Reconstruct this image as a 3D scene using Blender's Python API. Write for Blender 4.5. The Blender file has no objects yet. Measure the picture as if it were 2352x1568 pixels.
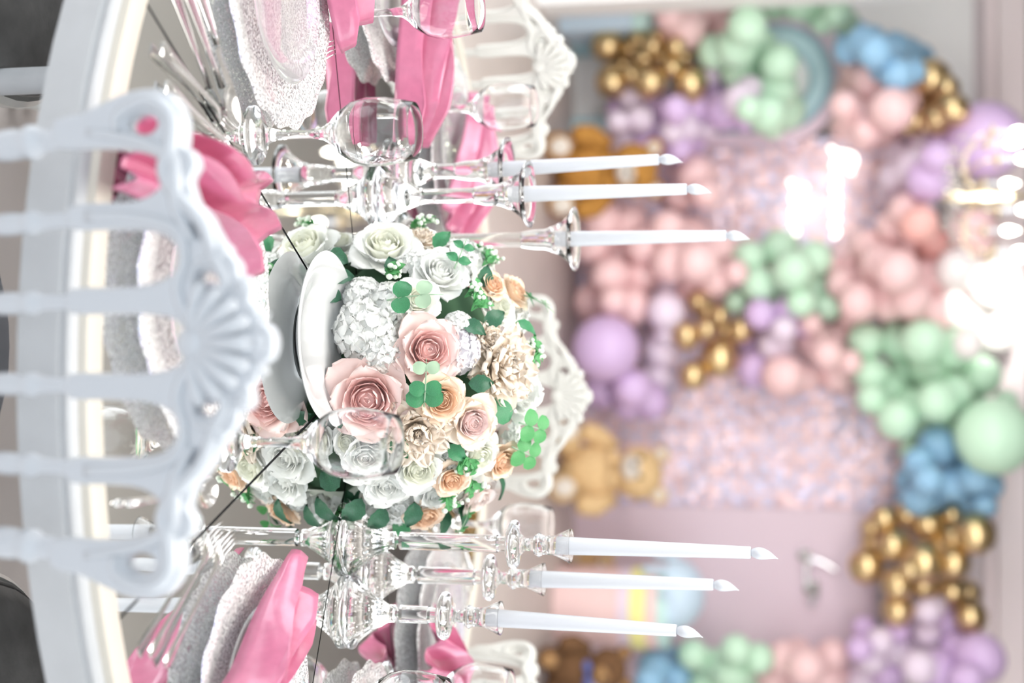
import bpy, bmesh, math, random
from mathutils import Vector, Matrix, Quaternion, Euler
random.seed(7)
PI = math.pi
rad = math.radians
SC = bpy.context.scene
COL = SC.collection

# ------------------------------------------------------------------ camera
PITCH = rad(12.2)
CAM = Vector((-0.035, -2.02, 1.42))
FPX = 3267.0                                   # focal length in pixels of the 2352 px frame
cd = bpy.data.cameras.new('camera')
cd.sensor_fit = 'HORIZONTAL'; cd.sensor_width = 36.0; cd.lens = FPX / 2352 * 36.0
cd.clip_start = 0.05; cd.clip_end = 60
cd.dof.use_dof = True; cd.dof.focus_distance = 1.84; cd.dof.aperture_fstop = 2.25
cam = bpy.data.objects.new('camera', cd); COL.objects.link(cam)
up = Vector((0, math.sin(PITCH), math.cos(PITCH))); fw = Vector((0, math.cos(PITCH), -math.sin(PITCH)))
m3 = Matrix((up, Vector((-1, 0, 0)), -fw)).transposed()       # the photograph was taken in portrait and lies on its side
cam.matrix_world = Matrix.Translation(CAM) @ m3.to_4x4()
SC.camera = cam

# ------------------------------------------------------------------ world, lights, exposure
w = bpy.data.worlds.new('world'); SC.world = w; w.use_nodes = True
bg = w.node_tree.nodes['Background']; bg.inputs[0].default_value = (0.86, 0.93, 1.0, 1); bg.inputs[1].default_value = 1.25
SC.view_settings.view_transform = 'Standard'; SC.view_settings.look = 'None'
SC.view_settings.gamma = 1.0; SC.view_settings.use_curve_mapping = False
SC.view_settings.exposure = 0.35

def area(name, loc, direction, sx, sy, power, col):
    l = bpy.data.lights.new(name, 'AREA'); l.shape = 'RECTANGLE'; l.size = sx; l.size_y = sy
    l.energy = power; l.color = col
    o = bpy.data.objects.new(name, l); COL.objects.link(o); o.location = loc
    o.rotation_euler = Vector(direction).to_track_quat('-Z', 'Y').to_euler()
    return o
area('window_daylight', (-3.3, 1.2, 1.55), (1, 0, -0.10), 4.2, 1.9, 72, (0.95, 0.98, 1.0))
area('right_fill_light', (3.3, -0.2, 1.55), (-1, 0, -0.10), 3.2, 1.9, 42, (0.95, 0.98, 1.0))  # added fill, lifts the shaded right side of the flowers
area('shopfront_daylight', (-0.6, -3.9, 1.7), (0.1, 1, -0.05), 5.0, 2.0, 20, (0.80, 0.90, 1.0))
area('table_fill_light', (-0.25, -0.55, 2.56), (0, 0.0, -1), 2.2, 1.1, 42, (1.0, 0.96, 0.92))  # added fill without a fixture, brightens the flowers from above
area('backdrop_fill_light', (0.0, 1.75, 2.5), (0, 0.72, -0.69), 4.4, 0.7, 135, (1.0, 0.96, 0.93))  # added fill tilted at the backdrop, kept out of the mirror's view
cy = SC.cycles
cy.max_bounces = 12; cy.diffuse_bounces = 5; cy.glossy_bounces = 8; cy.transmission_bounces = 12; cy.use_light_tree = False
cy.use_adaptive_sampling = True; cy.adaptive_threshold = 0.05; cy.use_denoising = True

def back(x, y, Y):
    """point on the plane at depth Y that the photograph shows at pixel x, y"""
    a = (y - 784) / FPX; b = (x - 1176) / FPX
    d = fw + up * b + Vector((a, 0, 0)); t = (Y - CAM.y) / d.y
    return CAM + d * t
def level(x, y, z):
    a = (y - 784) / FPX; b = (x - 1176) / FPX
    d = fw + up * b + Vector((a, 0, 0)); t = (z - CAM.z) / d.z
    return CAM + d * t

# ------------------------------------------------------------------ materials
MATS = {}
def mat(name, col=(0.8, 0.8, 0.8), rough=0.5, metal=0.0, trans=0.0, ior=1.45, emit=None, estr=0.0, coat=0.0, sheen=0.0,
        film=0.0, sss=0.0, var=0.0, vscale=8.0, bump=0.0, bscale=40.0, spec=0.5, transl=0.0, aniso=0.0):
    m = bpy.data.materials.new(name); m.use_nodes = True
    nt = m.node_tree; b = nt.nodes['Principled BSDF']; i = b.inputs
    i['Base Color'].default_value = (*col, 1); i['Roughness'].default_value = rough; i['Metallic'].default_value = metal
    i['Transmission Weight'].default_value = trans; i['IOR'].default_value = ior
    i['Coat Weight'].default_value = coat; i['Coat Roughness'].default_value = 0.08
    i['Sheen Weight'].default_value = sheen; i['Specular IOR Level'].default_value = spec
    i['Anisotropic'].default_value = aniso
    if film: i['Thin Film Thickness'].default_value = film; i['Thin Film IOR'].default_value = 1.6
    if sss: i['Subsurface Weight'].default_value = sss; i['Subsurface Scale'].default_value = 0.02
    if emit: i['Emission Color'].default_value = (*emit, 1); i['Emission Strength'].default_value = estr
    tc = nt.nodes.new('ShaderNodeTexCoord')
    if var:
        n = nt.nodes.new('ShaderNodeTexNoise'); n.inputs['Scale'].default_value = vscale; n.inputs['Detail'].default_value = 4
        nt.links.new(tc.outputs['Object'], n.inputs['Vector'])
        r = nt.nodes.new('ShaderNodeValToRGB')
        r.color_ramp.elements[0].position = 0.3; r.color_ramp.elements[1].position = 0.7
        r.color_ramp.elements[0].color = (*[c * (1 - var) for c in col], 1)
        r.color_ramp.elements[1].color = (*[min(1, c * (1 + var)) for c in col], 1)
        nt.links.new(n.outputs['Fac'], r.inputs['Fac']); nt.links.new(r.outputs['Color'], i['Base Color'])
    if bump:
        v = nt.nodes.new('ShaderNodeTexNoise'); v.inputs['Scale'].default_value = bscale; v.inputs['Detail'].default_value = 3
        nt.links.new(tc.outputs['Object'], v.inputs['Vector'])
        bp = nt.nodes.new('ShaderNodeBump'); bp.inputs['Strength'].default_value = bump; bp.inputs['Distance'].default_value = 0.004
        nt.links.new(v.outputs['Fac'], bp.inputs['Height']); nt.links.new(bp.outputs['Normal'], i['Normal'])
    if transl:
        out = nt.nodes['Material Output']
        tr = nt.nodes.new('ShaderNodeBsdfTranslucent'); tr.inputs['Color'].default_value = (*col, 1)
        mx = nt.nodes.new('ShaderNodeMixShader'); mx.inputs[0].default_value = transl
        nt.links.new(b.outputs[0], mx.inputs[1]); nt.links.new(tr.outputs[0], mx.inputs[2]); nt.links.new(mx.outputs[0], out.inputs[0])
    MATS[name] = m
    return m
M = MATS
def speckle(name, col, scale, lo, hi):
    """opaque pearly flecks of their own in an otherwise clear material"""
    nt = MATS[name].node_tree; b = nt.nodes['Principled BSDF']; tc = nt.nodes.new('ShaderNodeTexCoord')
    n = nt.nodes.new('ShaderNodeTexNoise'); n.inputs['Scale'].default_value = scale; n.inputs['Detail'].default_value = 2
    r = nt.nodes.new('ShaderNodeMapRange'); r.inputs[1].default_value = lo; r.inputs[2].default_value = hi; r.inputs[3].default_value = 0.9; r.inputs[4].default_value = 0.0
    nt.links.new(tc.outputs['Object'], n.inputs['Vector']); nt.links.new(n.outputs['Fac'], r.inputs[0]); nt.links.new(r.outputs[0], b.inputs['Transmission Weight'])
mat('mirror', (0.86, 0.875, 0.865), 0.012, 1.0)
mat('seam', (0.03, 0.03, 0.035), 0.6)
mat('table_white', (0.56, 0.575, 0.59), 0.45, var=0.03, vscale=30)
mat('table_cream', (0.70, 0.66, 0.58), 0.4)
mat('acrylic', (1, 1, 1), 0.0, 0, 1.0, 1.42)
mat('glass', (1, 1, 1), 0.0, 0, 1.0, 1.34)
mat('charger_glass', (0.98, 1.0, 0.99), 0.10, 0, 0.9, 1.4, film=380, bump=0.2, bscale=150)
speckle('charger_glass', None, 300, 0.42, 0.56)
mat('plate_glass', (0.97, 0.95, 0.97), 0.04, 0, 0.8, 1.4, film=520)
mat('porcelain', (0.66, 0.675, 0.68), 0.12, coat=0.5)
mat('satin', (0.60, 0.175, 0.30), 0.24, var=0.06, vscale=60, bump=0.25, bscale=26, spec=0.8, coat=0.25)
mat('steel', (0.86, 0.85, 0.84), 0.16, 1.0)
mat('candle', (0.60, 0.62, 0.66), 0.35)
mat('contact', (0.45, 0.40, 0.28), 0.35, 1.0)
mat('resin_shaded', (0.60, 0.635, 0.68), 0.25, coat=0.35)  # white resin with the nearest chair's bluish shade put into the colour
mat('resin_lit', (0.66, 0.655, 0.615), 0.25, coat=0.4)  # same white resin, lit copy with warm light put into the colour
mat('cushion_grey', (0.20, 0.19, 0.18), 0.9, var=0.15, vscale=25, bump=0.3, bscale=60)
mat('cushion_pale', (0.46, 0.48, 0.52), 0.6, var=0.04)
mat('petal_white', (0.96, 0.97, 0.94), 0.55, transl=0.10)
mat('petal_white_heart', (0.95, 0.96, 0.86), 0.55, transl=0.10)
mat('petal_pink', (0.98, 0.80, 0.76), 0.5, transl=0.10)
mat('petal_pink_heart', (0.98, 0.72, 0.69), 0.5, transl=0.10)
mat('petal_blush', (0.97, 0.87, 0.83), 0.5, transl=0.10)
mat('petal_peach', (0.96, 0.79, 0.63), 0.5, transl=0.10)
mat('petal_peach_heart', (0.96, 0.72, 0.53), 0.5, transl=0.10)
mat('petal_cream', (0.96, 0.86, 0.74), 0.5, transl=0.10)
mat('petal_cream_heart', (0.96, 0.80, 0.77), 0.5, transl=0.10)
mat('petal_lilac_white', (0.90, 0.88, 0.91), 0.55, transl=0.10)
mat('leaf_dark', (0.035, 0.13, 0.07), 0.4, var=0.3, vscale=40)
mat('leaf_green', (0.06, 0.27, 0.12), 0.4, var=0.25, vscale=30, transl=0.15)
mat('leaf_bright', (0.12, 0.42, 0.15), 0.45, var=0.2, vscale=30, transl=0.2)
mat('leaf_pale', (0.42, 0.60, 0.42), 0.5, transl=0.2)
mat('bud', (0.80, 0.88, 0.76), 0.5)
mat('foam', (0.05, 0.12, 0.06), 0.9)
mat('floor', (0.55, 0.49, 0.46), 0.38, var=0.06, vscale=3)
mat('wall', (0.66, 0.60, 0.61), 0.8, var=0.02, vscale=2)
mat('wall_white', (0.90, 0.90, 0.89), 0.7)
mat('ceiling', (0.34, 0.335, 0.315), 0.9)
mat('cornice', (0.90, 0.80, 0.80), 0.6)
mat('mauve', (0.70, 0.57, 0.64), 0.6)
mat('mauve_frame', (0.82, 0.66, 0.76), 0.55)
mat('teal', (0.55, 0.77, 0.82), 0.5)
mat('teal_dark', (0.38, 0.58, 0.64), 0.5)
mat('sequin_pink', (0.90, 0.66, 0.70), 0.3, 0.15, film=450)
mat('sequin_blue', (0.72, 0.70, 0.84), 0.3, 0.15, film=350)
mat('sequin_board', (0.62, 0.52, 0.58), 0.5)
mat('neon', (1, 1, 1), 0.4, emit=(1.0, 0.96, 0.86), estr=3)
mat('bulb', (1, 1, 1), 0.4, emit=(1.0, 0.93, 0.80), estr=14)
mat('lamp_disc', (1, 1, 1), 0.4, emit=(1.0, 0.97, 0.93), estr=14)
mat('gold_metal', (0.90, 0.78, 0.56), 0.18, 1.0)
mat('chrome', (0.85, 0.85, 0.86), 0.08, 1.0)
mat('crystal', (1, 0.98, 0.95), 0.0, 0, 1.0, 1.5)
mat('balloon_pink', (0.94, 0.66, 0.66), 0.28, transl=0.12)
mat('balloon_coral', (0.94, 0.54, 0.49), 0.28, transl=0.12)
mat('balloon_mint', (0.62, 0.87, 0.67), 0.28, transl=0.12)
mat('balloon_lilac', (0.72, 0.53, 0.81), 0.28, transl=0.12)
mat('balloon_pale_lilac', (0.86, 0.74, 0.87), 0.28, transl=0.12)
mat('balloon_blue', (0.33, 0.58, 0.80), 0.28, transl=0.12)
mat('balloon_gold', (0.74, 0.56, 0.30), 0.30, 1.0)
mat('balloon_white', (0.93, 0.88, 0.87), 0.3, transl=0.15)
mat('fur_gold', (0.42, 0.20, 0.04), 0.95, var=0.25, vscale=30, bump=0.6, bscale=90)
mat('fur_beige', (0.66, 0.46, 0.24), 0.95, var=0.15, vscale=30, bump=0.6, bscale=90)
mat('fur_brown', (0.16, 0.08, 0.035), 0.95, var=0.3, vscale=30, bump=0.6, bscale=90)
mat('fur_tan', (0.40, 0.23, 0.10), 0.95, var=0.2, vscale=30)
mat('fur_cream', (0.66, 0.60, 0.53), 0.95, bump=0.4, bscale=90)
mat('black', (0.02, 0.015, 0.015), 0.3)
mat('ribbon_blue', (0.12, 0.16, 0.42), 0.5)
mat('prop_pink', (0.86, 0.62, 0.60), 0.55)
mat('prop_blue', (0.58, 0.72, 0.84), 0.5)
mat('prop_yellow', (0.88, 0.84, 0.34), 0.5)
mat('prop_lilac', (0.80, 0.68, 0.78), 0.5)
mat('prop_mint', (0.56, 0.78, 0.74), 0.5)

# ------------------------------------------------------------------ mesh helpers
class MB:
    def __init__(s): s.v = []; s.f = []
    def add(s, vs, fs):
        o = len(s.v); s.v += [tuple(v) for v in vs]; s.f += [tuple(i + o for i in f) for f in fs]; return s
    def box(s, c, d):
        x, y, z = c; a, b, e = d[0] / 2, d[1] / 2, d[2] / 2
        vs = [(x + i * a, y + j * b, z + k * e) for i in (-1, 1) for j in (-1, 1) for k in (-1, 1)]
        return s.add(vs, [(0, 1, 3, 2), (4, 6, 7, 5), (0, 4, 5, 1), (2, 3, 7, 6), (0, 2, 6, 4), (1, 5, 7, 3)])
    def lathe(s, prof, n=32, c=(0, 0, 0), wob=None):
        vs = []; fs = []; rings = []
        for r, z in prof:
            if r < 1e-6: rings.append([len(vs)]); vs.append((c[0], c[1], c[2] + z))
            else:
                ring = []
                for k in range(n):
                    a = 2 * PI * k / n; q = r * (wob(a, r) if wob else 1)
                    ring.append(len(vs)); vs.append((c[0] + q * math.cos(a), c[1] + q * math.sin(a), c[2] + z))
                rings.append(ring)
        for A, B in zip(rings, rings[1:]):
            if len(A) == 1 and len(B) == 1: continue
            for k in range(n):
                k2 = (k + 1) % n
                if len(A) == 1: fs.append((A[0], B[k2], B[k]))
                elif len(B) == 1: fs.append((A[k], A[k2], B[0]))
                else: fs.append((A[k], A[k2], B[k2], B[k]))
        return s.add(vs, fs)
    def tube(s, pts, rads, n=8, flat=1.0, caps=True, closed=False):
        pts = [Vector(p) for p in pts]; N = len(pts)
        if not hasattr(rads, '__len__'): rads = [rads] * N
        vs = []; fs = []; nrm = None
        for i, p in enumerate(pts):
            if closed: t = pts[(i + 1) % N] - pts[i - 1]
            else: t = pts[min(i + 1, N - 1)] - pts[max(i - 1, 0)]
            t.normalize()
            if nrm is None:
                ref = Vector((0, 1, 0)) if abs(t.y) < 0.9 else Vector((1, 0, 0))
                nrm = (ref - t * ref.dot(t)).normalized()
            else: nrm = (nrm - t * nrm.dot(t)).normalized()
            b = t.cross(nrm)
            for k in range(n):
                a = 2 * PI * k / n
                vs.append(p + (nrm * math.cos(a) * flat + b * math.sin(a)) * rads[i])
        for i in range(N if closed else N - 1):
            j = (i + 1) % N
            for k in range(n):
                k2 = (k + 1) % n
                fs.append((i * n + k, i * n + k2, j * n + k2, j * n + k))
        if caps and not closed:
            fs.append(tuple(range(n))[::-1]); fs.append(tuple((N - 1) * n + k for k in range(n)))
        return s.add(vs, fs)
    def ell(s, c, r, n=14, m=9, rot=None):
        prof = [(math.sin(PI * i / m), -math.cos(PI * i / m)) for i in range(m + 1)]
        prof[0] = (0, -1); prof[-1] = (0, 1)
        t = MB().lathe(prof, n); q = rot.to_matrix() if rot else Matrix.Identity(3)
        return s.add([Vector(c) + q @ Vector((v[0] * r[0], v[1] * r[1], v[2] * r[2])) for v in t.v], t.f)
    def mesh(s, name, sharp=None, flat=False):
        m = bpy.data.meshes.new(name); m.from_pydata(s.v, [], s.f); m.validate(); m.update()
        if not flat:
            m.polygons.foreach_set('use_smooth', [True] * len(m.polygons))
            if sharp: m.set_sharp_from_angle(angle=rad(sharp))
        return m
def setmat(me, m):
    me.materials.clear(); me.materials.append(MATS[m] if isinstance(m, str) else m)
def obj(name, data, m=None, parent=None, loc=None, rot=None, scale=None, sharp=None, flat=False):
    me = data.mesh(name, sharp, flat) if isinstance(data, MB) else data
    if m: setmat(me, m)
    o = bpy.data.objects.new(name, me); COL.objects.link(o)
    if parent: o.parent = parent
    if loc is not None: o.location = loc
    if rot is not None:
        if isinstance(rot, Quaternion): o.rotation_mode = 'QUATERNION'; o.rotation_quaternion = rot
        else: o.rotation_euler = rot
    if scale is not None: o.scale = (scale,) * 3 if not hasattr(scale, '__len__') else scale
    return o
def tag(o, label, cat, group=None):
    o['label'] = label; o['category'] = cat
    if group: o['group'] = group
    return o
def thing(name, label, cat, loc=(0, 0, 0), rotz=0, group=None, scale=1):
    o = bpy.data.objects.new(name, None); COL.objects.link(o); o.location = loc; o.rotation_euler = (0, 0, rotz)
    o.scale = (scale,) * 3; o.empty_display_size = 0.05
    return tag(o, label, cat, group)
def struct(name, mb, m, **k):
    o = obj(name, mb, m, **k); o['kind'] = 'structure'; return o
def copy_tree(o, parent=None):
    c = o.copy(); COL.objects.link(c); c.parent = parent
    for ch in list(o.children): copy_tree(ch, c)
    return c
def bevel(mb, name, width, seg=2):
    me = mb.mesh(name, flat=True); bm = bmesh.new(); bm.from_mesh(me)
    bmesh.ops.bevel(bm, geom=bm.edges[:], offset=width, segments=seg, affect='EDGES', profile=0.5)
    bm.to_mesh(me); bm.free(); return me
def smooth_loop(pts, sub=4, closed=True):
    out = []; n = len(pts)
    for i in range(n if closed else n - 1):
        p = [Vector(pts[(i + k) % n] if closed else pts[max(0, min(n - 1, i + k))]) for k in (-1, 0, 1, 2)]
        for j in range(sub):
            t = j / sub
            out.append(0.5 * ((2 * p[1]) + (p[2] - p[0]) * t + (2 * p[0] - 5 * p[1] + 4 * p[2] - p[3]) * t * t + (3 * p[1] - p[0] - 3 * p[2] + p[3]) * t ** 3))
    if not closed: out.append(Vector(pts[-1]))
    return out
def plate2d(loops, ext, bev, name):
    """flat shape with holes, given thickness and a rounded edge; comes back in the XZ plane"""
    cu = bpy.data.curves.new(name, 'CURVE'); cu.dimensions = '2D'; cu.fill_mode = 'BOTH'; cu.extrude = ext; cu.bevel_depth = bev; cu.bevel_resolution = 1
    for lp in loops:
        sp = cu.splines.new('POLY'); sp.points.add(len(lp) - 1); sp.use_cyclic_u = True
        for p, q in zip(sp.points, lp): p.co = (q[0], q[1], 0, 1)
    o = bpy.data.objects.new(name, cu); COL.objects.link(o)
    dg = bpy.context.evaluated_depsgraph_get(); me = bpy.data.meshes.new_from_object(o.evaluated_get(dg))
    bpy.data.objects.remove(o); bpy.data.curves.remove(cu)
    me.transform(Matrix(((1, 0, 0, 0), (0, 0, -1, 0), (0, 1, 0, 0), (0, 0, 0, 1))))
    me.polygons.foreach_set('use_smooth', [True] * len(me.polygons)); me.set_sharp_from_angle(angle=rad(40))
    return me

# ------------------------------------------------------------------ the room
XL, XR, YF, YB, ZC = -3.4, 3.4, -4.2, 6.75, 2.58
struct('floor', MB().box((0, (YF + YB) / 2, -0.03), (XR - XL + 0.2, YB - YF + 0.2, 0.06)), 'floor', flat=True)
struct('ceiling', MB().box((0, (YF + YB) / 2, ZC + 0.03), (XR - XL + 0.2, YB - YF + 0.2, 0.06)), 'ceiling', flat=True)
struct('wall_back', MB().box((0, YB + 0.05, ZC / 2), (XR - XL + 0.2, 0.1, ZC)), 'wall', flat=True)
wr = MB()
wr.box((XR + 0.05, (YF + YB) / 2, 0.28), (0.1, YB - YF, 0.56)).box((XR + 0.05, (YF + YB) / 2, 2.55), (0.1, YB - YF, 0.06))
for y0, y1 in ((YF, -1.9), (1.5, YB)): wr.box((XR + 0.05, (y0 + y1) / 2, 1.54), (0.1, y1 - y0, 1.96))
struct('wall_right', wr, 'wall_white', flat=True)
wl = MB()
wl.box((XL - 0.05, (YF + YB) / 2, 0.28), (0.1, YB - YF, 0.56)).box((XL - 0.05, (YF + YB) / 2, 2.55), (0.1, YB - YF, 0.06))
for y0, y1 in ((YF, -1.6), (3.4, YB)): wl.box((XL - 0.05, (y0 + y1) / 2, 1.54), (0.1, y1 - y0, 1.96))
struct('wall_left', wl, 'wall_white', flat=True)
wp = struct('wall_panelling', MB().box((-2.2, YB - 0.03, 1.15), (2.2, 0.06, 2.3)), 'wall_white', flat=True)
for xc in (-2.75, -1.95, -1.3):
    for (cx, cz, dx, dz) in ((xc, 2.1, 0.6, 0.03), (xc, 0.3, 0.6, 0.03), (xc - 0.29, 1.2, 0.03, 1.8), (xc + 0.29, 1.2, 0.03, 1.8)):
        obj('panel_moulding', MB().box((cx, YB - 0.07, cz), (dx, 0.025, dz)), 'wall_white', wp, flat=True)
struct('trim_1', MB().box((0, YB - 0.10, 2.50), (XR - XL, 0.2, 0.16)).box((0, YB - 0.06, 2.39), (XR - XL, 0.10, 0.05)), 'cornice', flat=True)
struct('baseboard_back', MB().box((0, YB - 0.02, 0.05), (XR - XL, 0.05, 0.1)), 'wall_white', flat=True)
pl = level(1330, 0, 0)
struct('trim_2', MB().box((back(1800, 14, 5.45).x - 0.2, 5.3, 1.29), (0.40, 0.3, 2.58)), 'wall_white', flat=True)
for i, (x, y) in enumerate(((-1.06, 3.8), (-0.9, 5.3), (-1.2, 2.3), (1.6, 3.8), (1.6, 2.3))):
    t = thing('ceiling_downlight', ['round white ceiling downlight before the backdrop, mirrored in the table', 'round white ceiling downlight closest to the balloon backdrop on the left',
              'round white ceiling downlight nearest the table on the window side', 'round white ceiling downlight right of the chandelier', 'round white ceiling downlight right above the table'][i], 'ceiling light', (x, y, ZC), 0, 'ceiling downlights')
    obj('trim_ring', MB().lathe([(0.085, 0), (0.085, -0.012), (0.105, -0.012), (0.11, 0)], 28), 'wall_white', t, sharp=40)
    obj('diffuser', MB().lathe([(0, -0.008), (0.085, -0.008)], 28), 'lamp_disc', t)

# ------------------------------------------------------------------ the table
TZ, RM, RO = 0.76, 0.80, 0.838
tb = thing('mirror_table', 'round white table with a mirror top divided into eight wedges', 'table')
SEAM0 = 17.0; wedge = None
for k in range(8):
    if wedge is None:
        g = 0.0019; mb = MB(); h = rad(22.5); n = 14
        inner = g / math.sin(h)
        a1 = h - math.asin(g / RM)
        pts = [(inner, 0)] + [(RM * math.cos(-a1 + 2 * a1 * i / n), RM * math.sin(-a1 + 2 * a1 * i / n)) for i in range(n + 1)]
        N = len(pts)
        mb.add([(x, y, TZ - 0.006) for x, y in pts] + [(x, y, TZ) for x, y in pts],
               [tuple(range(N))[::-1], tuple(range(N, 2 * N))] + [(i, (i + 1) % N, N + (i + 1) % N, N + i) for i in range(N)])
        wedge = mb.mesh('mirror_panel', flat=True); setmat(wedge, 'mirror')
    obj('mirror_panel', wedge, None, tb, rot=(0, 0, rad(SEAM0 + 22.5 + 45 * k)))
obj('backing_board', MB().lathe([(0, TZ - 0.0065), (RM, TZ - 0.0065), (RM, TZ - 0.03), (0, TZ - 0.03)], 96), 'seam', tb, sharp=40)
obj('top_rim', MB().lathe([(RM + 0.001, TZ - 0.02), (RM + 0.001, TZ + 0.003), (RM + 0.004, TZ + 0.006), (RO - 0.008, TZ + 0.004), (RO - 0.006, TZ - 0.003), (RO - 0.006, TZ - 0.02)], 128), 'table_cream', tb, sharp=50)
obj('edge_band', MB().lathe([(RO - 0.006, TZ - 0.004), (RO, TZ - 0.006), (RO + 0.003, TZ - 0.010), (RO + 0.001, TZ - 0.016), (RO + 0.004, TZ - 0.019), (RO + 0.006, TZ - 0.058), (RO - 0.002, TZ - 0.062), (RO - 0.03, TZ - 0.062), (RO - 0.03, TZ - 0.02)], 128), 'table_white', tb, sharp=35)
for k in range(4):
    a = rad(-125 + 90 * k); x, y = 0.60 * math.cos(a), 0.60 * math.sin(a)
    obj('leg', MB().lathe([(0, 0), (0.022, 0), (0.022, 0.02), (0.016, 0.04), (0.016, 0.66), (0.024, 0.70), (0.024, 0.73), (0, 0.73)], 20, (x, y, 0)), 'table_white', tb, sharp=40)
mb = MB()
for k in range(2):
    a = rad(-125 + 90 * k); c, s = math.cos(a), math.sin(a)
    mb.tube([(-0.6 * c, -0.6 * s, 0.70 + 0.001 * k), (0.6 * c, 0.6 * s, 0.70 + 0.001 * k)], 0.014, 8)
obj('under_frame', mb, 'table_white', tb)

# ------------------------------------------------------------------ chairs
def chair_meshes():
    R = [(0, .168), (.010, .165), (.013, .156), (.009, .150), (.019, .155), (.028, .152), (.033, .146), (.042, .148), (.050, .142), (.053, .136), (.062, .136), (.069, .131), (.071, .124), (.080, .122),
         (.095, .113), (.112, .099), (.126, .093), (.137, .091), (.147, .097), (.156, .093), (.158, .085), (.170, .086), (.186, .086), (.200, .078), (.208, .062), (.207, .040), (.200, .018), (.191, -.005), (.187, -.03),
         (.170, -.03), (.169, .0), (.167, .035), (.161, .060), (.152, .072), (.140, .076), (.130, .073), (.121, .063), (.115, .044), (.114, .015), (.113, -.015), (.101, -.015), (.100, .015), (.099, .050), (.094, .073), (.084, .085), (.071, .089), (.058, .085), (.049, .073),
         (.044, .050), (.043, .015), (.042, -.015), (.030, -.015), (.029, .015), (.029, .050), (.026, .077), (.017, .092), (0, .097)]
    loop = R + [(-x, y) for x, y in R[-2:0:-1]]
    loops = [[(p.x, p.y) for p in smooth_loop([Vector((x, y)) for x, y in loop], 2)]]
    def hole(pts):
        for sgn in (1, -1): loops.append([(p.x, p.y) for p in smooth_loop([Vector((sgn * x, y)) for x, y in pts], 4)])
    hole([(.183, .070), (.193, .062), (.195, .046), (.187, .034), (.176, .036), (.170, .050), (.173, .064)])
    hole([(.084, .113), (.095, .107), (.104, .098), (.100, .091), (.090, .095), (.082, .104)])
    hole([(.047, .127), (.058, .123), (.064, .111), (.058, .099), (.047, .101), (.042, .114)])
    crest = plate2d(loops, 0.005, 0.0045, 'crest')
    sc = MB()
    def both(pts, rads, n=7):
        for sg in (1, -1):
            for fy in (1, -1):
                sc.tube([(sg * p[0], fy * 0.0085, p[1]) for p in pts], rads, n)
    # raised scrolls
    def spiral(cx, cy, r0, r1, a0, turns, k=22):
        return [(cx + (r0 + (r1 - r0) * i / k) * math.cos(a0 + turns * 2 * PI * i / k), cy + (r0 + (r1 - r0) * i / k) * math.sin(a0 + turns * 2 * PI * i / k)) for i in range(k + 1)]
    top = smooth_loop([Vector(p) for p in ((.042, .134), (.072, .119), (.100, .107), (.124, .083), (.144, .073), (.160, .078), (.186, .079), (.200, .064), (.200, .046), (.190, .029), (.178, .030))], 4, False)
    both(top, [0.0045 + 0.003 * math.sin(PI * i / (len(top) - 1)) for i in range(len(top))])
    low = smooth_loop([Vector(p) for p in ((.178, 0), (.170, .045), (.155, .079), (.138, .083), (.118, .084), (.104, .088), (.084, .099))], 4, False)
    both(low, [0.0035 + 0.004 * math.sin(PI * i / (len(low) - 1)) for i in range(len(low))])
    sp = spiral(.053, .112, .019, .013, rad(200), -0.85); both(sp, [0.006 - 0.003 * i / len(sp) for i in range(len(sp))])
    mid = smooth_loop([Vector(p) for p in ((.107, 0), (.104, .050), (.094, .084), (.071, .093), (.047, .086), (.027, .092), (.010, .103))], 4, False)
    both(mid, [0.0055] * len(mid))
    for bx, bz in ((.147, .085), (.074, .123), (.046, .144)):
        for sg in (1, -1): sc.ell((sg * bx, 0, bz), (0.010, 0.013, 0.010), 10, 6)
    sh = MB()
    for fy in (1, -1):
        for k in range(-4, 5):
            a = rad(90 - k * 19); L = 0.060 - 0.002 * abs(k)
            c = Vector((0, fy * 0.008, 0.096)); d = Vector((math.cos(a), 0, math.sin(a)))
            sh.tube([c + d * L * s + Vector((0, fy * 0.006 * math.sin(PI * s), 0)) for s in (0.08, 0.3, 0.55, 0.8, 0.95, 1.0)], [0.003, 0.004, 0.006, 0.0075, 0.0065, 0.003], 8)
        sh.ell((0, fy * 0.010, 0.100), (0.014, 0.008, 0.014), 12, 8)
        for k in range(5):
            sh.ell((rad(0), fy * 0.008, 0.098), (0.006, 0.005, 0.006), 8, 6)
    sh.ell((0, 0, 0.158), (0.012, 0.014, 0.012), 12, 8)
    def spin(L, r):
        P = [(0, 0), (r * 1.2, 0), (r * 1.2, 0.012)]
        z = 0.02
        rings = (0.05, 0.066, 0.20, 0.216, 0.232, 0.33)
        zs = [i * L / 60 for i in range(2, 60)]
        for z in zs:
            q = r * (1.0 + 0.25 * math.sin(PI * min(1, abs(z - 0.28) / 0.05)) * (1 if 0.23 < z < 0.33 else 0)) * (1 - 0.22 * max(0, z - 0.30) / (L - 0.30))
            for rg in rings: q += r * 0.62 * math.exp(-((z - rg) / 0.0048) ** 2)
            P.append((q, z))
        P += [(r * 0.8, L), (0, L)]
        return MB().lathe(P, 14)
    return crest, sc.mesh('scrollwork'), sh.mesh('shell_ornament'), spin(0.40, 0.0115).mesh('back_post'), spin(0.40, 0.0082).mesh('spindle')
CM = chair_meshes()
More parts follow.
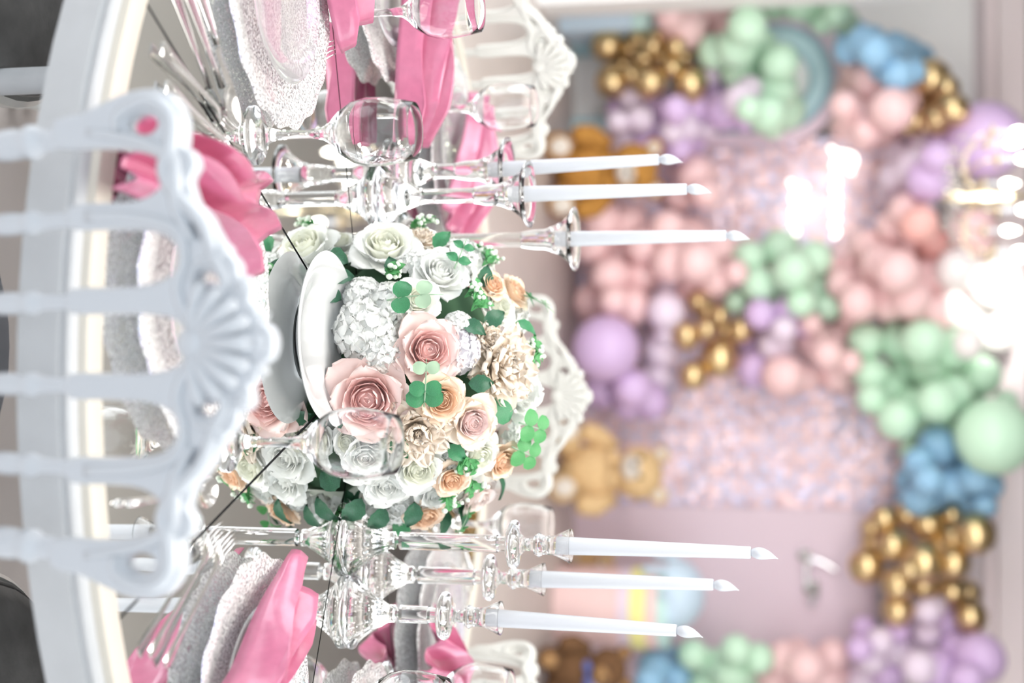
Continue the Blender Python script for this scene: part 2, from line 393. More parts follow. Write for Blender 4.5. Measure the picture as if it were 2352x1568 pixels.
def make_chair(m, cushion, label):
    t = thing('dining_chair', label, 'chair', group='white carved-back dining chairs')
    SZ, BY = 0.45, -0.185; HB = 0.787                   # seat height, back plane, height of the crest base
    lean = rad(4)
    for me in CM: setmat(me, m) if not me.materials else None
    meshes = [me if me.materials[0] == MATS[m] else me.copy() for me in CM]
    for me in meshes: setmat(me, m)
    cr = obj('crest_rail', meshes[0], None, t, (0, BY - 0.024, HB), (lean, 0, 0))
    obj('scrollwork', meshes[1], None, cr); obj('shell_ornament', meshes[2], None, cr)
    for i, x in enumerate((-0.178, -0.107, -0.036, 0.036, 0.107, 0.178)):
        k = abs(x) / 0.178
        top = Vector((x, BY - 0.022, HB + 0.002))
        bot = Vector((x * 0.86, BY + 0.006 - 0.0 * k, SZ - 0.01)); d = top - bot
        obj('back_post' if i in (0, 5) else 'spindle', meshes[3] if i in (0, 5) else meshes[4], None, t, bot, Vector((0, 0, 1)).rotation_difference(d), (1, 1, d.length / 0.40))
    def rim(a, r): return 1.0
    obj('seat_frame', MB().lathe([(0.165, SZ - 0.035), (0.20, SZ - 0.035), (0.207, SZ - 0.028), (0.207, SZ - 0.008), (0.20, SZ), (0.165, SZ)], 48), m, t, sharp=40)
    cu = obj('seat_cushion', MB().lathe([(0, SZ - 0.02), (0.185, SZ - 0.02), (0.190, SZ), (0.188, SZ + 0.014), (0.17, SZ + 0.026), (0.10, SZ + 0.034), (0, SZ + 0.036)], 40), cushion, t)
    obj('piping', MB().tube([(0.190 * math.cos(2 * PI * k / 40), 0.190 * math.sin(2 * PI * k / 40), SZ + 0.006) for k in range(40)], 0.005, 6, closed=True), cushion, cu)
    for sx, sy in ((-1, -1), (1, -1), (-1, 1), (1, 1)):
        a = Vector((sx * 0.145, sy * 0.135, SZ - 0.03)); b = Vector((sx * 0.175, sy * 0.17, 0)); mb = MB()
        n = 24; mb.tube([b.lerp(a, i / n) for i in range(n + 1)], [0.0125 + 0.006 * max(math.exp(-((i / n - c) / 0.02) ** 2) for c in (0.12, 0.5, 0.56, 0.9)) for i in range(n + 1)], 12)
        obj('leg', mb, m, t)
    for k, (p, q) in enumerate((((-.166, -.157, .16), (-.166, .157, .16)), ((.166, -.157, .16), (.166, .157, .16)), ((-.163, .154, .2), (.163, .154, .2)), ((-.163, -.154, .2), (.163, -.154, .2)))):
        obj('stretcher', MB().tube([Vector(p).lerp(Vector(q), i / 8) for i in range(9)], [0.008, 0.008, 0.011, 0.008, 0.008, 0.008, 0.011, 0.008, 0.008], 10), m, t)
    return t
def put_chair(c, az, r, s=1.0, extra=0):
    a = rad(az); rr = r - 0.21 * s
    c.location = (rr * math.cos(a), rr * math.sin(a), 0); c.rotation_euler = (0, 0, a + PI / 2 + rad(extra)); c.scale = (s, s, s)
put_chair(make_chair('resin_shaded', 'cushion_pale', 'white carved-back dining chair nearest the camera, seen from behind, out of focus'), -92.6, 0.895, 1.022, 2)
ch = make_chair('resin_lit', 'cushion_grey', 'white carved-back dining chair directly behind the flower arrangement')
put_chair(ch, 84.5, 0.90, 1, 2)
for az, lab in ((129.5, 'white carved-back dining chair behind the table at the picture top, beside the wine glasses'), (39.5, 'white carved-back dining chair behind the table at the picture bottom edge'),
                (-50.5, 'dark grey cushioned chair seat in the lower left picture corner'), (-140.5, 'dark grey cushioned chair seat in the upper left picture corner')):
    c = copy_tree(ch); c['label'] = lab; put_chair(c, az, 0.90, 1, 0)
# ------------------------------------------------------------------ flower arrangement
def petal(mb, L, W, th, rho0, z0=0.0, phi0=0.0, rip=0.0, n=6, k=6, seed=0, freq=5.0):
    rnd = random.Random(seed); ph = rnd.uniform(0, 6.28); ph2 = rnd.uniform(0, 6.28)
    vs = []; fs = []; rho, z, sp = rho0, z0, 0.0
    for i in range(n + 1):
        s = 1 - (1 - i / n) ** 1.5
        if i:
            sm = (s + sp) / 2
            if sm < 0.55: a = th[0] + (th[1] - th[0]) * sm / 0.55
            else: a = th[1] + (th[2] - th[1]) * (sm - 0.55) / 0.45
            a = rad(a); rho += math.cos(a) * L * (s - sp); z += math.sin(a) * L * (s - sp); sp = s
        hw = W * min(1, (max(s, 0.02) / 0.4) ** 0.6) * (1 if s < 0.5 else math.sqrt(max(0.0, 1 - ((s - 0.5) / 0.5) ** 4)))
        hw = max(hw, 0.16 * W)
        for j in range(k + 1):
            t = -1 + 2 * j / k
            da = max(-1.5, min(1.5, t * hw / max(abs(rho), 0.45 * W)))
            ss = s * s
            r2 = rho + rip * 0.7 * math.cos(t * freq * 1.3 + ph2) * ss - 0.06 * W * t * t * ss
            z2 = z + rip * math.sin(t * freq + ph) * ss + 0.10 * W * t * t * s
            lat = t * hw - da * abs(rho) if abs(rho) < 0.45 * W else 0
            x = r2 * math.cos(da) - 0; y = r2 * math.sin(da)
            vs.append((x * math.cos(phi0) - y * math.sin(phi0), x * math.sin(phi0) + y * math.cos(phi0), z2))
    for i in range(n):
        for j in range(k):
            a = i * (k + 1) + j; fs.append((a, a + 1, a + k + 2, a + k + 1))
    mb.add(vs, fs)
def rose_meshes(seed, heart_mat, out_mat):
    r = random.Random(seed); mb = MB()
    for ring, (cnt, L, W, th, rho) in enumerate(((3, 0.60, 0.20, (88, 96, 112), 0.03), (3, 0.62, 0.28, (80, 93, 96), 0.085), (4, 0.64, 0.34, (74, 92, 86), 0.14), (4, 0.64, 0.42, (68, 90, 76), 0.195), (5, 0.66, 0.46, (60, 88, 66), 0.245), (5, 0.68, 0.52, (50, 82, 48), 0.285))):
        o = r.uniform(0, 6.28)
        for k in range(cnt):
            petal(mb, L * r.uniform(.95, 1.05), W, tuple(t + r.uniform(-5, 5) for t in th), rho, 0, o + 2 * PI * k / cnt + r.uniform(-.15, .15), 0.015, 6, 6, r.random())
    mb.lathe([(0.34, 0.16), (0.30, 0.36), (0.20, 0.46), (0.10, 0.52), (0, 0.56)], 16)
    heart = mb.mesh('heart'); setmat(heart, heart_mat)
    outs = []
    for ring, (cnt, L, W, th, rho) in enumerate(((5, 0.80, 0.60, (34, 70, 8), 0.29), (5, 0.92, 0.68, (10, 46, -34), 0.28))):
        p = MB(); petal(p, L, W, th, rho, -0.02 * ring, 0, 0.05, 7, 8, r.random(), 4)
        me = p.mesh('petal'); setmat(me, out_mat); outs.append((cnt, me))
    return heart, outs
ROSE = {'white': [rose_meshes(s, 'petal_white_heart' if s % 2 else 'petal_white', 'petal_white') for s in (1, 2, 3)],
        'pink': [rose_meshes(s, 'petal_pink_heart', 'petal_pink') for s in (4, 5)],
        'blush': [rose_meshes(6, 'petal_blush', 'petal_blush')],
        'peach': [rose_meshes(7, 'petal_peach_heart', 'petal_peach')],
        'cream': [rose_meshes(8, 'petal_cream_heart', 'petal_cream')]}
def carnation(seed, m):
    r = random.Random(seed); mb = MB()
    for cnt, L, th, rho in ((5, 0.70, (80, 92, 80), 0.03), (7, 0.80, (62, 82, 62), 0.06), (8, 0.88, (45, 72, 42), 0.08), (9, 0.95, (28, 58, 18), 0.10), (9, 1.05, (8, 40, -10), 0.10)):
        o = r.uniform(0, 6)
        for k in range(cnt): petal(mb, L * r.uniform(.88, 1.1), 0.34, tuple(t + r.uniform(-9, 9) for t in th), rho, 0, o + 2 * PI * k / cnt, 0.085, 6, 10, r.random(), 9)
    me = mb.mesh('ruffled_petals'); setmat(me, m); return me
CARN = {'peach': carnation(11, 'petal_cream'), 'cream': carnation(12, 'petal_cream'), 'deep': carnation(13, 'petal_peach')}
def hydrangea(seed, m):
    r = random.Random(seed); mb = MB()
    N = 20
    for i in range(N):
        z = 1 - 0.92 * (i + 0.5) / N; a = i * 2.399963; q = math.sqrt(1 - z * z)
        n = Vector((q * math.cos(a), q * math.sin(a), z)); c = n * 0.72; c.z -= 0.1
        rot = Vector((0, 0, 1)).rotation_difference(n) @ Quaternion((0, 0, 1), r.uniform(0, 6))
        for k in range(4):
            t = MB(); petal(t, 0.40, 0.25, (18, 22, -18), 0.015, 0, k * PI / 2, 0.05, 4, 4, r.random())
            mb.add([c + rot @ Vector(v) for v in t.v], t.f)
        mb.ell(c + n * 0.02, (0.03, 0.03, 0.03), 6, 4)
    me = mb.mesh('florets'); setmat(me, m); return me
HYD = {'white': [hydrangea(21, 'petal_white'), hydrangea(22, 'petal_white')], 'lilac': [hydrangea(23, 'petal_lilac_white')]}
def leaf_mesh(m, round_, L=1.0, serr=0):
    mb = MB(); n, k = 9, 4; vs = []; fs = []
    for i in range(n + 1):
        s = i / n
        hw = (0.46 * math.sqrt(max(0, 1 - (2 * s - 1) ** 2)) ** 0.9 if round_ else 0.34 * math.sin(PI * min(1, s ** 0.8)) ** 0.9)
        if serr and 0 < i < n: hw *= 1 + (0.06 if i % 2 else -0.06)
        hw = max(hw, 0.012)
        for j in range(k + 1):
            t = -1 + 2 * j / k
            vs.append((s * L, t * hw * L, (0.10 * abs(t) + 0.16 * math.sin(PI * s) - 0.12 * s * s) * L * (0.6 if round_ else 1)))
    for i in range(n):
        for j in range(k):
            a = i * (k + 1) + j; fs.append((a, a + k + 1, a + k + 2, a + 1))
    mb.add(vs, fs); me = mb.mesh('leaf'); setmat(me, m); return me
LEAF = {'dark': leaf_mesh('leaf_dark', False, serr=1), 'green': leaf_mesh('leaf_green', False, serr=1), 'euca': leaf_mesh('leaf_green', True), 'bright': leaf_mesh('leaf_bright', False), 'pale': leaf_mesh('leaf_pale', True), 'brightround': leaf_mesh('leaf_bright', True)}
bm_ = MB().ell((0, 0, 0), (1, 1, 1.15), 8, 6); BUD = bm_.mesh('bud'); setmat(BUD, 'bud')
DC, DR = Vector((0.014, 0.005, TZ + 0.042)), 0.203
fa = thing('flower_arrangement', 'round centrepiece of white, pink and peach roses with eucalyptus on the mirror', 'flowers', (0, 0, TZ))
obj('foam_base', MB().lathe([(0, 0.001), (0.155, 0.001), (0.175, 0.03), (0.172, 0.09), (0.13, 0.155), (0.06, 0.19), (0, 0.195)], 32, (DC.x, DC.y, 0)), 'foam', fa)
def hit(x, y, R=None):
    R = R or DR
    a = (y - 784) / FPX; b = (x - 1176) / FPX
    d = (fw + up * b + Vector((a, 0, 0))).normalized(); oc = CAM - DC
    B = oc.dot(d); disc = B * B - (oc.length_squared - R * R)
    p = CAM + d * (-B - (math.sqrt(disc) if disc > 0 else 0)); n = (p - DC).normalized()
    if disc <= 0: p = DC + n * R
    return p, n
def place(p, n, lift=0.0): return p + n * lift - Vector((0, 0, TZ))
def orient(n, spin): return Vector((0, 0, 1)).rotation_difference(n) @ Quaternion((0, 0, 1), spin)
fr = random.Random(5)
def add_rose(kind, p, n, r, spin=None, name='rose'):
    heart, outs = fr.choice(ROSE[kind]); spin = fr.uniform(0, 6.28) if spin is None else spin
    o = obj(name, heart, None, fa, place(p, n, -0.28 * r), orient(n, spin), r)
    o['label'] = {'white': 'white rose', 'pink': 'pink rose', 'blush': 'pale blush rose', 'peach': 'peach rose', 'cream': 'cream rose with pink heart'}[kind]
    for i, (cnt, me) in enumerate(outs):
        for k in range(cnt): obj('petal', me, None, o, rot=(0, 0, 2 * PI * (k + 0.5 * i) / cnt + fr.uniform(-.12, .12)), scale=fr.uniform(0.94, 1.06))
def tilt(n, dx=0, dz=0): return (n + Vector((dx, 0, dz))).normalized()
PXM = 1 / 1640.0
for kind, x, y, d in (('white', 885, 572, 148), ('pink', 846, 915, 168), ('pink', 982, 805, 142), ('peach', 1012, 918, 106), ('cream', 1082, 968, 114), ('white', 958, 692, 96), ('white', 1012, 628, 120),
                      ('white', 1196, 905, 124), ('peach', 1186, 668, 84), ('white', 1142, 706, 92), ('white', 842, 1048, 128), ('white', 958, 1072, 122), ('white', 888, 1108, 112), ('white', 998, 1132, 84),
                      ('white', 1098, 1042, 100), ('peach', 1150, 1058, 90), ('peach', 1036, 1098, 84), ('blush', 1092, 1140, 104), ('white', 1096, 1194, 92), ('peach', 975, 1180, 92), ('white', 780, 1010, 90), ('white', 800, 560, 90), ('peach', 1130, 655, 70)):
    p, n = hit(x, y, DR + (0.014 if d < 115 and kind != 'white' else 0)); n2 = tilt((n * 0.8 + (CAM - p).normalized() * 0.35), 0, 0.05)
    if p.z < TZ + 0.03: p.z = TZ + 0.03
    add_rose(kind, p, n2, d / 2 * PXM * 1.12)
for kind, x, y, d in (('peach', 955, 985, 140), ('cream', 1150, 842, 168), ('peach', 965, 556, 86), ('deep', 905, 1180, 70), ('peach', 1120, 780, 80)):
    p, n = hit(x, y); n2 = (n + (CAM - p).normalized() * 0.3).normalized()
    obj('carnation', CARN[kind], None, fa, place(p, n2, -0.3 * d / 2 * PXM), orient(n2, fr.uniform(0, 6)), d / 2 * PXM * 1.12)['label'] = 'ruffled peach carnation'
for kind, x, y, d in (('white', 838, 748, 150), ('white', 900, 690, 110), ('white', 870, 805, 100), ('white', 1078, 585, 150), ('lilac', 1062, 800, 104), ('white', 905, 1238, 110), ('white', 1010, 540, 90), ('white', 830, 1180, 90), ('white', 830, 670, 90), ('white', 1060, 745, 70), ('white', 1110, 620, 90), ('white', 1040, 1060, 60), ('white', 930, 1160, 70), ('white', 1180, 1000, 60), ('white', 950, 600, 70)):
    p, n = hit(x, y); r = d / 2 * PXM
    if p.z < TZ + 0.6 * r: p.z = TZ + 0.6 * r
    obj('hydrangea', HYD[kind][fr.randrange(len(HYD[kind]))], None, fa, place(p, n, -0.35 * r), orient(n, fr.uniform(0, 6)), r * 1.15)['label'] = 'white hydrangea head' if kind == 'white' else 'lilac-white hydrangea head'
# the far side of the ball
bk = random.Random(9); done = 0; spots = []
for i in range(400):
    az, el = bk.uniform(20, 160), bk.uniform(3, 62)
    n = Vector((math.cos(rad(el)) * math.cos(rad(az)), math.cos(rad(el)) * math.sin(rad(az)), math.sin(rad(el))))
    if any((n - q).length < 0.46 for q in spots): continue
    spots.append(n); p = DC + n * DR
    if p.z < TZ + 0.03: p.z = TZ + 0.03
    if len(spots) % 4 == 0: obj('hydrangea', HYD['white'][0], None, fa, place(p, n, -0.012), orient(n, bk.uniform(0, 6)), 0.042)
    else: add_rose(bk.choice(['white', 'white', 'pink', 'peach']), p, n, 0.040)
    if len(spots) > 13: break
def eucalyptus(x, y, dirx, diry, pairs, size, kind='euca', bend=0.0, out=0.03):
    """a sprig that starts at pixel x, y on the ball and runs towards the given picture direction"""
    p, n = hit(x, y); q, _ = hit(x + dirx, y + diry)
    d = (q - p); d = (d - n * d.dot(n) * 0.4).normalized(); L = math.hypot(dirx, diry) * PXM
    pts = [p + n * (0.02 + out * math.sin(t * 1.4)) + d * L * t for t in (0, .2, .4, .6, .8, 1.0)]
    st = obj('eucalyptus_sprig', MB().tube([place(a, n) for a in pts], [0.0013, 0.0012, 0.0011, 0.001, 0.0008, 0.0005], 6), 'leaf_pale', fa)
    side = d.cross(n).normalized()
    for i in range(pairs):
        c = pts[min(5, 1 + int(i * 5 / max(1, pairs)))]; s = size * (1 - 0.14 * i) * PXM
        for sg in (1, -1):
            dr = (side * sg * 0.9 + d * 0.35 + n * (0.25 if sg > 0 else 0.05)).normalized()
            zax = (n + (CAM - c).normalized() * 0.9 + side * sg * 0.35).normalized(); yax = zax.cross(dr).normalized(); zax = dr.cross(yax)
            rot = Matrix((dr, yax, zax)).transposed().to_quaternion()
            obj('leaf', LEAF['pale'] if i == pairs - 1 and kind == 'euca' else LEAF[kind], None, st, place(c, n), rot, s)
eucalyptus(890, 706, 125, 16, 2, 46); eucalyptus(966, 935, -6, -125, 3, 44); eucalyptus(1030, 640, 20, -80, 2, 34, 'green'); eucalyptus(1170, 690, 85, 6, 2, 38)
eucalyptus(1150, 1010, 75, 30, 2, 42, 'brightround'); eucalyptus(1085, 1160, 10, 80, 2, 40, 'bright'); eucalyptus(1165, 960, 80, 20, 2, 42, 'brightround')
for x, y, a, s, kind in ((905, 1000, 60, 60, 'green'), (800, 610, 200, 90, 'dark'), (815, 640, 160, 90, 'dark'), (690, 1150, 100, 70, 'dark'), (880, 1160, 110, 75, 'dark'), (950, 1150, 95, 70, 'dark'), (1015, 1180, 80, 80, 'dark'), (1050, 1150, 70, 75, 'dark'),
                         (1140, 1090, 60, 70, 'dark'), (1130, 925, 40, 60, 'euca'), (1180, 745, 10, 60, 'green'), (1060, 745, 20, 60, 'dark'), (1110, 745, 330, 60, 'dark'), (800, 960, 190, 55, 'dark'), (770, 1080, 130, 70, 'dark'), (830, 1140, 120, 80, 'dark'),
                         (1075, 880, 0, 60, 'dark'), (1030, 1020, 45, 55, 'green'), (785, 690, 200, 70, 'dark'), (1000, 575, 300, 60, 'green'), (1025, 870, 100, 60, 'dark'), (905, 640, 260, 55, 'dark'), (1100, 660, 300, 60, 'dark'), (920, 1215, 90, 70, 'green')):
    p, n = hit(x, y, DR + 0.004)
    if p.z < TZ + 0.012: p.z = TZ + 0.012
    d2 = up * math.cos(rad(a)) + Vector((1, 0, 0)) * math.sin(rad(a)); d2 = (d2 - n * d2.dot(n) * 0.7 + n * 0.18).normalized()
    yax = n.cross(d2).normalized(); zax = d2.cross(yax)
    obj('leaf', LEAF[kind], None, fa, place(p, n), Matrix((d2, yax, zax)).transposed().to_quaternion(), s * PXM)
def breath(x, y, dx, dy, seed, size=1.0):
    r = random.Random(seed); p, n = hit(x, y); q, _ = hit(x + dx, y + dy)
    d = (q - p).normalized(); side = d.cross(n).normalized(); L = math.hypot(dx, dy) * PXM
    mb = MB(); buds = []; leaves = []
    base = p + n * 0.008
    for i in range(6):
        e = base + d * L * r.uniform(.5, 1.05) + side * L * r.uniform(-.5, .5) + n * L * r.uniform(.15, .6)
        mid = base.lerp(e, .5) + n * 0.006
        mb.tube([place(base, n), place(mid, n), place(e, n)], [0.001, 0.0009, 0.0006], 5); buds.append(e)
        e2 = mid.lerp(e, .6) + side * r.uniform(-.012, .012) + n * 0.008; mb.tube([place(mid, n), place(e2, n)], 0.0006, 5); buds.append(e2)
        leaves.append((mid, (e - base).normalized())); leaves.append((mid.lerp(e, .6), (side * r.uniform(-1, 1) + d * .4 + n * .3).normalized())); leaves.append((base.lerp(mid, .7), (side * r.uniform(-1, 1) + d * .2 + n * .5).normalized()))
    st = obj('filler_sprig', mb, 'leaf_bright', fa)
    for b in buds: obj('bud', BUD, None, st, place(b, n), (r.random(), r.random(), 0), 0.0034 * size * r.uniform(.8, 1.25))
    for c, dr in leaves:
        yax = n.cross(dr).normalized(); zax = dr.cross(yax)
        obj('leaf', LEAF['bright'], None, st, place(c, n), Matrix((dr, yax, zax)).transposed().to_quaternion(), 0.0125 * r.uniform(.8, 1.3))
for i, (x, y, dx, dy) in enumerate(((935, 540, 20, -60), (1085, 560, 50, -20), (885, 640, 30, 10), (1060, 690, 40, -10), (1185, 830, 60, -35), (1190, 800, 60, 10), (1050, 1030, 15, 55), (1010, 1110, 40, 50), (745, 540, 5, -55), (1100, 620, 45, -50), (1060, 1080, 30, 60), (870, 1170, -10, 60), (1100, 555, 55, 10), (1075, 720, 20, -40))):
    breath(x, y, dx, dy, 40 + i)

# ------------------------------------------------------------------ white saucer before the flowers
wp_ = obj('white_plate', MB().lathe([(0, 0.004), (0.052, 0.004), (0.054, 0.0), (0.060, 0.0), (0.062, 0.005), (0.085, 0.012), (0.112, 0.022), (0.1145, 0.0245), (0.112, 0.0255), (0.085, 0.0165), (0.072, 0.0115), (0.066, 0.0095), (0, 0.0090)], 72), 'porcelain', None,
          (-0.040, -0.232, TZ + 0.0025), (rad(0.4), rad(-1.3), 0), sharp=60)
tag(wp_, 'empty white porcelain plate on the mirror before the flower arrangement', 'plate')

# ------------------------------------------------------------------ candlesticks and candles
def candle(loc, label, twist, lean=(0, 0), L=0.265, r=0.0126):
    t = thing('led_candle', label, 'candle', loc, twist, 'white battery taper candles'); t.rotation_euler = (lean[0], lean[1], twist)
    obj('candle_body', MB().lathe([(0, 0), (r, 0), (r, 0.004), (r * 0.66, L - 0.002), (r * 0.62, L), (0, L)], 28), 'candle', t, sharp=40)
    fl = MB(); pts = []; rr = []
    for i in range(13):
        s = i / 12; pts.append((0.007 * s ** 2.2, 0, L + 0.036 * s)); rr.append(max(0.0004, 0.0082 * math.sin(PI * min(1, (s * 0.93 + 0.09)) ** 0.75)))
    obj('flame_tip', fl.tube(pts, rr, 14), 'candle', t)
    obj('contact_ring', MB().lathe([(0, -0.004), (r * 0.42, -0.004), (r * 0.42, -0.0002), (0, -0.0002)], 16), 'contact', t, sharp=40)
def solid(prof): return prof
def stick_trumpet(loc, h, label):
    t = thing('candlestick', label, 'candlestick', loc, 0, 'clear acrylic candlesticks'); 
    base = [(0, 0), (0.046, 0), (0.051, 0.003), (0.052, 0.007), (0.047, 0.011), (0.036, 0.019), (0.026, 0.031), (0.019, 0.046), (0.0135, 0.060), (0.012, 0.068), (0, 0.068)]
    obj('base', MB().lathe(base, 48), 'acrylic', t, sharp=50)
    cup0 = h - 0.085
    obj('stem', MB().lathe([(0, 0.0685), (0.0115, 0.0685), (0.0115, cup0 - 0.0005), (0, cup0 - 0.0005)], 32), 'acrylic', t, sharp=40)
    obj('cup', MB().lathe([(0, cup0), (0.0125, cup0), (0.0155, cup0 + 0.018), (0.0165, cup0 + 0.038), (0.024, cup0 + 0.058), (0.036, cup0 + 0.074), (0.050, cup0 + 0.083), (0.0505, cup0 + 0.086), (0.047, cup0 + 0.0865), (0.034, cup0 + 0.078), (0.021, cup0 + 0.061), (0.0150, cup0 + 0.055), (0.0145, cup0 + 0.050), (0, cup0 + 0.050)], 48), 'acrylic', t, sharp=50)
    return cup0 + 0.0550
def stick_disc(loc, h, label):
    t = thing('candlestick', label, 'candlestick', loc, 0, 'clear acrylic candlesticks')
    def flute(a, r): return 1 + 0.035 * math.cos(14 * a) * (1 if 0.014 < r < 0.044 else 0)
    base = [(0, 0), (0.047, 0), (0.052, 0.003), (0.053, 0.008), (0.048, 0.012), (0.043, 0.014), (0.034, 0.024), (0.025, 0.037), (0.018, 0.050), (0.0125, 0.060), (0.0125, 0.069), (0.006, 0.071), (0.006, 0.077), (0, 0.077)]
    obj('base', MB().lathe(base, 84, wob=flute), 'acrylic', t, sharp=50)
    z = h - 0.085
    obj('stem', MB().lathe([(0, 0.0775), (0.0125, 0.0775), (0.0125, z - 0.0185), (0, z - 0.0185)], 32), 'acrylic', t, sharp=40)
    obj('drip_disc', MB().lathe([(0, z - 0.018), (0.0105, z - 0.018), (0.0105, z - 0.004), (0.020, z - 0.004), (0.032, z + 0.0), (0.0345, z + 0.006), (0.032, z + 0.010), (0.018, z + 0.012), (0.0085, z + 0.022), (0.009, z + 0.0345), (0, z + 0.0345)], 40), 'acrylic', t, sharp=60)
    obj('cup', MB().lathe([(0, z + 0.035), (0.013, z + 0.035), (0.0170, z + 0.041), (0.0130, z + 0.047), (0.0135, z + 0.062), (0.0150, z + 0.066), (0.0235, z + 0.084), (0.0240, z + 0.0865), (0.0220, z + 0.0865), (0.0136, z + 0.0665), (0.0120, z + 0.053), (0, z + 0.053)], 36), 'acrylic', t, sharp=50)
    return z + 0.0575 + 0.009
STK = (('t', -0.303, 0.147, 0.185, 'shortest of the three trumpet-cupped clear candlesticks, topmost in the picture', 'white taper candle in the shortest trumpet-cupped candlestick, topmost in the picture', (0.0, -0.035), 2.4),
       ('t', -0.256, 0.071, 0.234, 'middle-height of the three trumpet-cupped clear candlesticks', 'white taper candle in the middle-height trumpet-cupped candlestick', (0.0, -0.008), 2.6),
       ('t', -0.196, 0.185, 0.284, 'tallest trumpet-cupped clear candlestick, half hidden behind the flowers', 'white taper candle in the tallest trumpet-cupped candlestick, rising behind the flowers', (0.0, -0.006), 2.7),
       ('d', 0.248, -0.077, 0.322, 'tallest of the three clear candlesticks with a drip disc, nearest the flowers', 'white taper candle in the tallest drip-disc candlestick, reaching furthest', (0.0, 0.006), 3.6),
       ('d', 0.312, 0.019, 0.265, 'middle clear candlestick with drip disc, half behind the tallest one', 'white taper candle in the middle drip-disc candlestick, half behind the tallest', (0.0, -0.004), 0.3),
       ('d', 0.352, -0.077, 0.222, 'shortest clear candlestick with drip disc, lowest in the picture', 'white taper candle in the shortest drip-disc candlestick, lowest in the picture', (0.0, 0.026), 0.4))
for k, x, y, h, lab, lab2, lean, tw in STK:
    zc = (stick_trumpet if k == 't' else stick_disc)((x, y, TZ + 0.0005), h, lab)
    candle((x, y, TZ + 0.001 + zc), lab2, 0, lean)

# ------------------------------------------------------------------ place settings
def glass_profile(s=1.0):
    o = [(0, 0), (0.034, 0.0), (0.0355, 0.002), (0.032, 0.0045), (0.020, 0.009), (0.010, 0.017), (0.0065, 0.027), (0.0052, 0.045), (0.0052, 0.070), (0.0075, 0.086), (0.014, 0.096), (0.026, 0.108), (0.0360, 0.124), (0.0405, 0.143), (0.0400, 0.163), (0.0365, 0.184), (0.0335, 0.198),
         (0.0330, 0.1992), (0.0322, 0.198), (0.0353, 0.184), (0.0387, 0.163), (0.0392, 0.143), (0.0348, 0.125), (0.0245, 0.110), (0.012, 0.101), (0, 0.0985)]
    return [(r * s, z * s) for r, z in o]
GLASS = MB().lathe(glass_profile(), 48).mesh('wine_glass', 70); setmat(GLASS, 'glass')
def scal(a, r): return 1 + 0.018 * math.cos(16 * a) * max(0, (r - 0.10) / 0.06)
CHARGER = MB().lathe([(0, 0.0015), (0.105, 0.0015), (0.118, 0.004), (0.140, 0.011), (0.163, 0.017), (0.1655, 0.0185), (0.163, 0.0205), (0.138, 0.0155), (0.116, 0.009), (0.104, 0.006), (0, 0.006)], 128, wob=scal).mesh('charger_plate', 60); setmat(CHARGER, 'charger_glass')
PLATE = MB().lathe([(0, 0.001), (0.070, 0.001), (0.082, 0.006), (0.108, 0.017), (0.1105, 0.019), (0.108, 0.0205), (0.081, 0.010), (0.068, 0.0048), (0, 0.0045)], 72).mesh('glass_plate', 60); setmat(PLATE, 'plate_glass')
def fork_mesh():
    pr = [(-0.095, 0.0065, 0.004), (-0.090, 0.0085, 0.006), (-0.070, 0.0080, 0.006), (-0.03, 0.0045, 0.0055), (0.02, 0.0032, 0.0055), (0.045, 0.0040, 0.006), (0.056, 0.0100, 0.005), (0.066, 0.0118, 0.003)]
    mb = MB(); vs = []; fs = []
    for x, w, z in pr:
        for s, t in ((-1, 0), (-0.5, 0.0016), (0.5, 0.0016), (1, 0), (0.5, -0.0012), (-0.5, -0.0012)): vs.append((s * w, x, z + t))
    n = 6
    for i in range(len(pr) - 1):
        for k in range(n): fs.append((i * n + k, i * n + (k + 1) % n, (i + 1) * n + (k + 1) % n, (i + 1) * n + k))
    fs.append(tuple(range(n))[::-1]); fs.append(tuple((len(pr) - 1) * n + k for k in range(n)))
    h = MB().add(vs, fs)
    tines = []
    for k in range(4):
        x = -0.0096 + 0.0064 * k
        tines.append(MB().tube([(x, 0.064, 0.003), (x, 0.080, 0.0025), (x, 0.095, 0.0055), (x * 0.96, 0.106, 0.0095)], [0.0016, 0.0014, 0.0012, 0.0006], 6).mesh('tine'))
    hm = h.mesh('handle', 50); setmat(hm, 'steel')
    for t in tines: setmat(t, 'steel')
    return hm, tines
FORK = fork_mesh()
